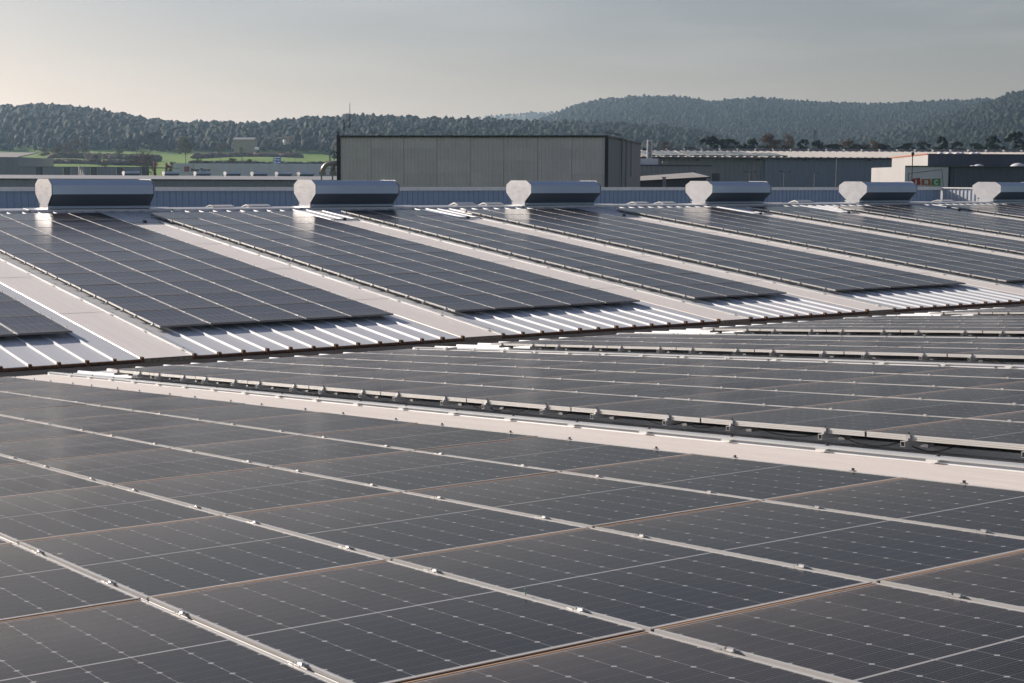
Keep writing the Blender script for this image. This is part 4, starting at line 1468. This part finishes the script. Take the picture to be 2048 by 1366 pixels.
# ducts leaving the left wall
d0 = xL - .16
def dz(py): return bl(655, py, 1.5).z
xa, xb = bl(645, 330, 1.5).x, bl(666, 330, 1.5).x
zt_d = dz(326.5)
arc = [(d0, 1.5, zt_d), (xa + .9, 1.5, zt_d)] + [(xa + .75 - .75 * math.sin(t), 1.5, zt_d - .75 + .75 * math.cos(t)) for t in (0.3, .7, 1.1, 1.57)] + [(xa, 1.5, dz(343))]
MB().tube(arc, .2, 10).build('duct', M_STEEL, h, True)
MB().tube([(xb, 1.5, zt_d - .1), (xb, 1.5, dz(343))], .2, 10).build('duct', M_STEEL, h, True)
for xx in (xa, xb):
    MB().box(xx - .22, xx + .22, 1.25, 1.75, dz(350), dz(343)).box(xx + .05, xx + .3, 1.2, 1.24, dz(349), dz(341)).build('fan_box', M_ROOFW, h)
MB().box(xa - .2, d0, 1.2, 1.8, dz(351.5), dz(350.2)).box(xa - .1, xa, 1.3, 1.4, 0, dz(351.5)).box(xb - .05, xb + .05, 1.3, 1.4, 0, dz(351.5)).build('platform', M_ROOFW, h)
MB().box(xa, d0, 1.6, 1.66, dz(337), dz(336)).build('brace', M_STEEL, h)

# long hall at right
D = 205
h = bgroot('long_hall', 'long hall with pale ribbed roof and blue grey wall, across the right half', 'hall', 1660, D)
a, e = loc_(h, 1230, 315, D), loc_(h, 2260, 315, D)
mid_ = loc_(h, 1529, 315, D).x
ze = loc_(h, 1660, 315.5, D).z
zr = loc_(h, 1660, 303, D + 26).z
w = MB()
ribbed(w, a.x, mid_, 0, 0, ze, .6, .05)
w.build('wall', M_GREYW, h)
w = MB()
ribbed(w, mid_, e.x, -.4, 0, ze - .05, .6, .04)
w.poly([(mid_, -.4, 0), (mid_, 0, 0), (mid_, 0, ze - .05), (mid_, -.4, ze - .05)])
w.build('wall', M_BLUEW, h)
rp = []
x = a.x
while x < e.x:
    rp += [(x, 0), (x + .55, 0), (x + .65, .09), (x + .85, .09), (x + .95, 0)]
    x += 1.0
w = MB()
n0 = len(rp)
for (yy, zz) in ((-.7, ze), (26, zr)):
    w.v += [(q[0], yy, zz + q[1]) for q in rp]
for k in range(n0 - 1):
    w.f.append((k, k + 1, n0 + k + 1, n0 + k)); w.m.append(0)
w.poly([(a.x, 26, zr), (e.x, 26, zr), (e.x, 52, ze), (a.x, 52, ze)])
w.build('roof', M_ROOFW, h)
MB().box(a.x, e.x, -.85, -.7, ze - .25, ze + .02).build('eave', M_GREYD, h)
vx = 1312
bx_ = MB().box(-1.1, 1.1, -.5, .5, 0, .28).box(-1.2, 1.2, -.6, .6, .28, .34)
bm = bx_.mesh('ridge_box', M_GREYW)
while vx < 2100:
    p = loc_(h, vx, 303, D + 26)
    put('ridge_box', bm, h, (p.x, 26, zr + .02))
    vx += 35.5
for px in (1394, 1515, 1608, 1737):
    p = loc_(h, px, 319, D)
    MB().box(p.x - .18, p.x + .18, -.7, -.45, p.z - .15, p.z + .15).build('floodlight', M_BLACK, h)
# solar fields on its roof
sl = math.atan2(zr - ze, 26.7)
names = ['leftmost', 'second', 'third', 'fourth', 'fifth', 'sixth', 'seventh']
for k, (p0, p1) in enumerate(((1284, 1308), (1312, 1364), (1369, 1400), (1404, 1440), (1445, 1473), (1477, 1507), (1512, 1560))):
    a2, e2 = loc_(h, p0, 310, D + 8), loc_(h, p1, 310, D + 8)
    b = MB()
    nx = max(2, int((e2.x - a2.x) / 1.05))
    cw = (e2.x - a2.x) / nx
    for i in range(nx):
        for j in range(3 if k < 6 else 2):
            y0 = 1.5 + j * 6.2
            x0 = a2.x + i * cw
            b.box(x0 + .06, x0 + cw - .06, y0, y0 + 5.6, 0, .05)
    o = b.build('far_solar_array', M_PV)
    hm = Matrix.Translation(h.location) @ Matrix.Rotation(-YAW, 4, 'Z') @ Matrix.Translation((0, 0, ze + .16)) @ Matrix.Rotation(sl, 4, 'X')
    o.matrix_world = hm
    tag(o, names[k] + ' of the small solar arrays on the pale roof of the long hall', 'solar array', 'solar arrays on the long hall')

# pylon sign
h = bgroot('pylon_sign', 'white upright pylon sign with dark vertical lettering in front of the long hall', 'sign', 1299.5, 186)
a, e = loc_(h, 1294, 318.5, 186), loc_(h, 1305, 279.5, 186)
MB().box(a.x, e.x, 0, .3, a.z, e.z).build('board', M_SIGNW, h)
hgt_ = e.z - a.z
t_ = text('lettering', 'GRUPS\u00d2LER', M_TEXT, h, (e.x - (e.x - a.x) * .25, -.03, a.z + hgt_ * .06), (e.x - a.x) * .70, hgt_ * .86, rot=(math.pi / 2, -math.pi / 2, 0), bold=.008)
MB().box(-.12, .12, .1, .22, 0, a.z).build('post', M_POLE, h)

# annex in front of the long hall
D = 172
h = bgroot('annex', 'low flat grey annex between the big hall and the long hall', 'annex', 1350, D)
a, e, m_ = loc_(h, 1236, 331.5, D), loc_(h, 1440, 331.5, D), loc_(h, 1424, 331.5, D)
w = MB()
ribbed(w, a.x, m_.x, 0, 0, a.z, .6, .04)
w.build('wall', M_GREYW, h)
MB().box(a.x, m_.x, -.1, 18, a.z - .02, a.z + .14).box(m_.x + .01, m_.x + .9, 0, 15, 0, a.z - .8).build('roof', M_GREYD, h)
p = loc_(h, 1320, 325, D)
MB().box(a.x, p.x, 2, 6, a.z + .15, loc_(h, 1300, 316.5, D).z).build('penthouse', M_LILAC, h)
p = loc_(h, 1332, 325, D)
MB().box(p.x - .3, p.x + .3, 1, 1.6, a.z + .15, a.z + .55).build('roof_unit', M_ROOFG, h)
D = 150
h = bgroot('lean_to', 'low dark building with slanting pale roof edge and blue door, beside the big hall', 'building', 1345, D)
a, e = loc_(h, 1240, 363.5, D), loc_(h, 1412, 354, D)
MB().poly([(a.x, 0, 0), (e.x, 0, 0), (e.x, 0, e.z), (a.x, 0, a.z)]).poly([(e.x, 0, 0), (e.x, 12, 0), (e.x, 12, e.z), (e.x, 0, e.z)]).build('wall', M_GREYD, h)
MB().poly([(a.x, -.3, a.z), (e.x + .4, -.3, e.z + .03), (e.x + .4, 14, e.z + .5), (a.x, 14, a.z + .35)]).build('roof', M_ROOFW, h)
MB().poly([(a.x, -.31, a.z - .12), (e.x + .4, -.31, e.z - .1), (e.x + .4, -.31, e.z + .04), (a.x, -.31, a.z + .01)]).build('roof_edge', M_BLACK, h)
q0, q1 = loc_(h, 1355, 380, D), loc_(h, 1359.5, 363.5, D)
MB().box(q0.x, q1.x, -.05, -.01, q1.z - 2.1, q1.z).build('door', M_DOOR, h)
for px, lab in ((1326.5, 'left of the two pale flues in front of the low dark building'), (1330, 'right of the two pale flues in front of the low dark building')):
    p = at(px, 360, 140)
    u = MB().tube([(0, 0, GZ), (0, 0, at(px, 354.5, 140).z)], .075, 8).tube([(0, 0, at(px, 355.5, 140).z), (0, 0, at(px, 354, 140).z)], .12, 8).build('flue_pipe', M_ROOFW, None, True, (p.x, p.y, 0))
    tag(u, lab, 'pipe', 'pale flues by the low building')

# lettered logo building at right
D = 132
TURN2 = R(4)
h = bgroot('logo_building', 'dark blue building with pale left side and coloured letter squares, lower right block', 'building', 1808, D, turn=TURN2)
hinv = (Matrix.Translation(h.location) @ Matrix.Rotation(-YAW + TURN2, 4, 'Z')).inverted()
zt = bl(1808, 333.5, 0).z
yb = 16.0
xl2 = bl(1743, 336, yb).x
w = MB().poly([(xl2, yb, 0), (0, 0, 0), (0, 0, zt), (xl2, yb, zt)][::-1])
w.build('side_wall', M_WHITE, h)
xs = bl(1897, 340, 0).x
xe = bl(2330, 340, 0).x
MB().poly([(0.005, 0, 0), (xs, 0, 0), (xs, 0, zt), (0.005, 0, zt)]).build('sign_wall', M_LILAC, h)
w = MB()
ribbed(w, xs + .2, xe, .25, 0, zt - .04, .6, .04)
w.build('wall', material('navy_cladding', (.12, .13, .185), .5, .1, .3, .5, (1, 1, .2)), h)
MB().box(xs, xs + .2, -.05, .3, 0, zt - .02).build('joint', M_BLACK, h)
MB().poly([(0, -.02, zt), (xe, -.02, zt), (xe, 18, zt), (xl2, 18, zt), (xl2, yb, zt)]).build('roof', M_ROOFG, h)
MB().box(0, xe, -.1, 0.02, zt, zt + .1).build('coping', M_GREYD, h)
def sq(px0, py0, px1, py1, px2, py2, px3, py3, mt, ch, lab):
    P = [bl(a_, b_, -.06) for a_, b_ in ((px0, py0), (px1, py1), (px2, py2), (px3, py3))]
    w = MB()
    w.poly(P)
    o = w.build('letter_square', mt, h)
    c = sum(P, Vector()) / 4
    hh = (P[3] - P[0]).length
    text('lettering', ch, M_SIGNW, o, (c.x - hh * .30, -.075, c.z - hh * .34), hh * .95, hh * (.22 if ch == 'i' else .58), bold=.03).location.x += hh * (.2 if ch == 'i' else 0)
sq(1824, 371, 1841, 369.5, 1840, 355.5, 1822, 358, M_IR, 'i', '')
sq(1843.5, 370, 1861.5, 371, 1861, 357.5, 1843.5, 358, M_IO, 'M', '')
sq(1863, 371, 1881, 371.5, 1881, 357, 1864, 357.5, M_IG, 'C', '')
w = MB()
fr = [bl(1817, 376, -.05), bl(1817, 347, -.05), bl(1884, 339, -.05), bl(1887, 376, -.05)]
for k in range(3):
    w.tube([fr[k], fr[k + 1]], .02, 5)
w.build('sign_frame', M_GREYD, h)
for k, (px, rr_) in enumerate(((1945, .38), (1957, .55), (2036, .75))):
    p = bl(px, 333, 4)
    MB().dome((p.x, 4, zt - .03), rr_, rr_, rr_ * .62).build('roof_dome', M_DOME, h, True)

D = 150
h = bgroot('upper_block', 'tall dark block with pale slanting gable side behind the logo building', 'building', 1853, D, turn=TURN2)
hinv = (Matrix.Translation(h.location) @ Matrix.Rotation(-YAW + TURN2, 4, 'Z')).inverted()
zt = bl(1853, 308.5, 0).z
yb = 18.0
q = bl(1784, 316, yb)
MB().poly([(q.x, yb, 0), (0, 0, 0), (0, 0, zt), (q.x, yb, q.z)][::-1]).build('gable_wall', M_WHITE, h)
MB().tube([(q.x - .05, yb, q.z + .03), (-.05, 0, zt + .03)], .06, 5).build('gable_edge', material('orange_edge', (.45, .12, .05), .6), h)
xe = bl(2330, 320, 0).x
w = MB()
ribbed(w, 0.005, xe, 0, 0, zt, .6, .04)
w.build('wall', material('navy_cladding_dark', (.075, .09, .13), .5, .1, .3, .5, (1, 1, .2)), h)
MB().poly([(0, -.05, zt), (xe, -.05, zt), (xe, yb, q.z), (q.x, yb, q.z)]).build('roof', M_ROOFG, h)
MB().box(0, xe, -.12, -.05, zt - .05, zt + .06).build('coping', M_GREYD, h)
for px in (1881, 1898, 1914, 1923, 1945, 1955):
    p = bl(px, 307, 3)
    MB().dome((p.x, 3, zt - .12), .42, .42, .42).build('roof_dome', M_LILAC, h, True)
p = at(1825, 320, 128)
h = empty('cowl_vent', 'black ball shaped cowl on a thin pole before the pale gable', 'vent', None, (p.x, p.y, GZ))
zz = at(1825, 307.5, 128).z - GZ
MB().tube([(0, 0, 0), (0, 0, zz - .05)], .045, 6).build('pole', M_POLE, h)
b = MB().dome((0, 0, zz), .16, .16, .16, 10, 3)
b.tube([(0, 0, zz + .005), (0, 0, zz - .16)], [.16, .08], 10)
b.build('cowl', M_BLACK, h, True)


# lamp posts and masts
def lamp(label, px, py_top, d, arms, head):
    p = at(px, 360, d)
    o = empty('lamp_post', label, 'lamp', 'lamp posts among the far buildings', (p.x, p.y, GZ), (0, 0, -YAW))
    zt_ = at(px, py_top, d).z - GZ
    MB().tube([(0, 0, 0), (0, 0, zt_)], [.09, .05], 6).build('pole', M_POLE, o)
    for s in arms:
        MB().tube([(0, 0, zt_ - .05), (s * head * .5, 0, zt_ + .05)], .03, 5).build('arm', M_POLE, o)
        MB().box(min(s * head * .4, s * head), max(s * head * .4, s * head), -.12, .12, zt_ + .0, zt_ + .12).build('lamp_head', M_POLE, o)


lamp('lamp post with flat double head in front of the field, far left', 197.5, 319, 300, (-1, 1), .5)
lamp('double armed lamp post in front of the pale lettered wall', 387, 323, 300, (-1, 1), .9)
lamp('double armed lamp post before the blue grey wall, left one', 1568.5, 344, 180, (-1, 1), .75)
lamp('lamp post with short dark heads before the blue grey wall', 1499, 344.5, 185, (-1, 1), .9)
lamp('tall thin pole with one lamp before the blue grey wall', 1672.5, 317, 175, (1,), .45)
lamp('short faint lamp post before the blue grey wall', 1629, 347, 185, (1,), .4)


def mast(label, px, py_top, py_base, d, wdt):
    p = at(px, py_base, d)
    o = empty('lattice_mast', label, 'mast', 'masts near the woods', (p.x, p.y, p.z - 6), (0, 0, .6))
    H_ = at(px, py_top, d).z - p.z + 6
    b = MB()
    for sx, sy in ((-1, -1), (1, -1), (1, 1), (-1, 1)):
        b.tube([(sx * wdt, sy * wdt, 0), (sx * wdt * .45, sy * wdt * .45, H_)], .07, 4)
    n_ = int(H_ / (wdt * 2.2))
    for k in range(n_):
        za, zb_ = H_ * k / n_, H_ * (k + 1) / n_
        wa, wb = wdt * (1 - .55 * k / n_), wdt * (1 - .55 * (k + 1) / n_)
        for i in range(4):
            c = [(-1, -1), (1, -1), (1, 1), (-1, 1)]
            c0, c1 = c[i], c[(i + 1) % 4]
            b.tube([(c0[0] * wa, c0[1] * wa, za), (c1[0] * wb, c1[1] * wb, zb_)], .04, 4)
    b.build('lattice', M_POLE, o)
    MB().box(-wdt * .8, wdt * .8, -.1, .1, H_ - .5, H_ - .1).build('crossarm', M_POLE, o)


mast('dark lattice mast rising behind the trees at right', 1629.5, 260, 304, 430, .55)
mast('thin dark pole standing before the wood at left', 167.5, 275, 318, 620, .35)
mast('thin dark pole left of the big hall', 660, 290, 322, 560, .3)

# ------------------------------------------------------------------ haze
hz = MB().box(-4650, 4650, -4650, 4650, GZ - 14, 185).mesh('haze', None or bpy.data.materials.new('haze_air'))
hm = hz.materials[0]
hm.use_nodes = True
hn = hm.node_tree.nodes
hn.clear()
ho = hn.new('ShaderNodeOutputMaterial')
hv = hn.new('ShaderNodeVolumePrincipled')
hv.inputs['Color'].default_value = (0.48, 0.73, 1.0, 1)
hv.inputs['Absorption Color'].default_value = (1, 1, 1, 1)
hv.inputs['Density'].default_value = 0.00015
hv.inputs['Anisotropy'].default_value = 0.38
hm.node_tree.links.new(hv.outputs[0], ho.inputs['Volume'])
tag(put('haze', hz), kind='stuff')
for o in bpy.data.objects:
    if '_o' in o: del o['_o']
print('panels', N_PAN[0], 'objects', len(bpy.data.objects))
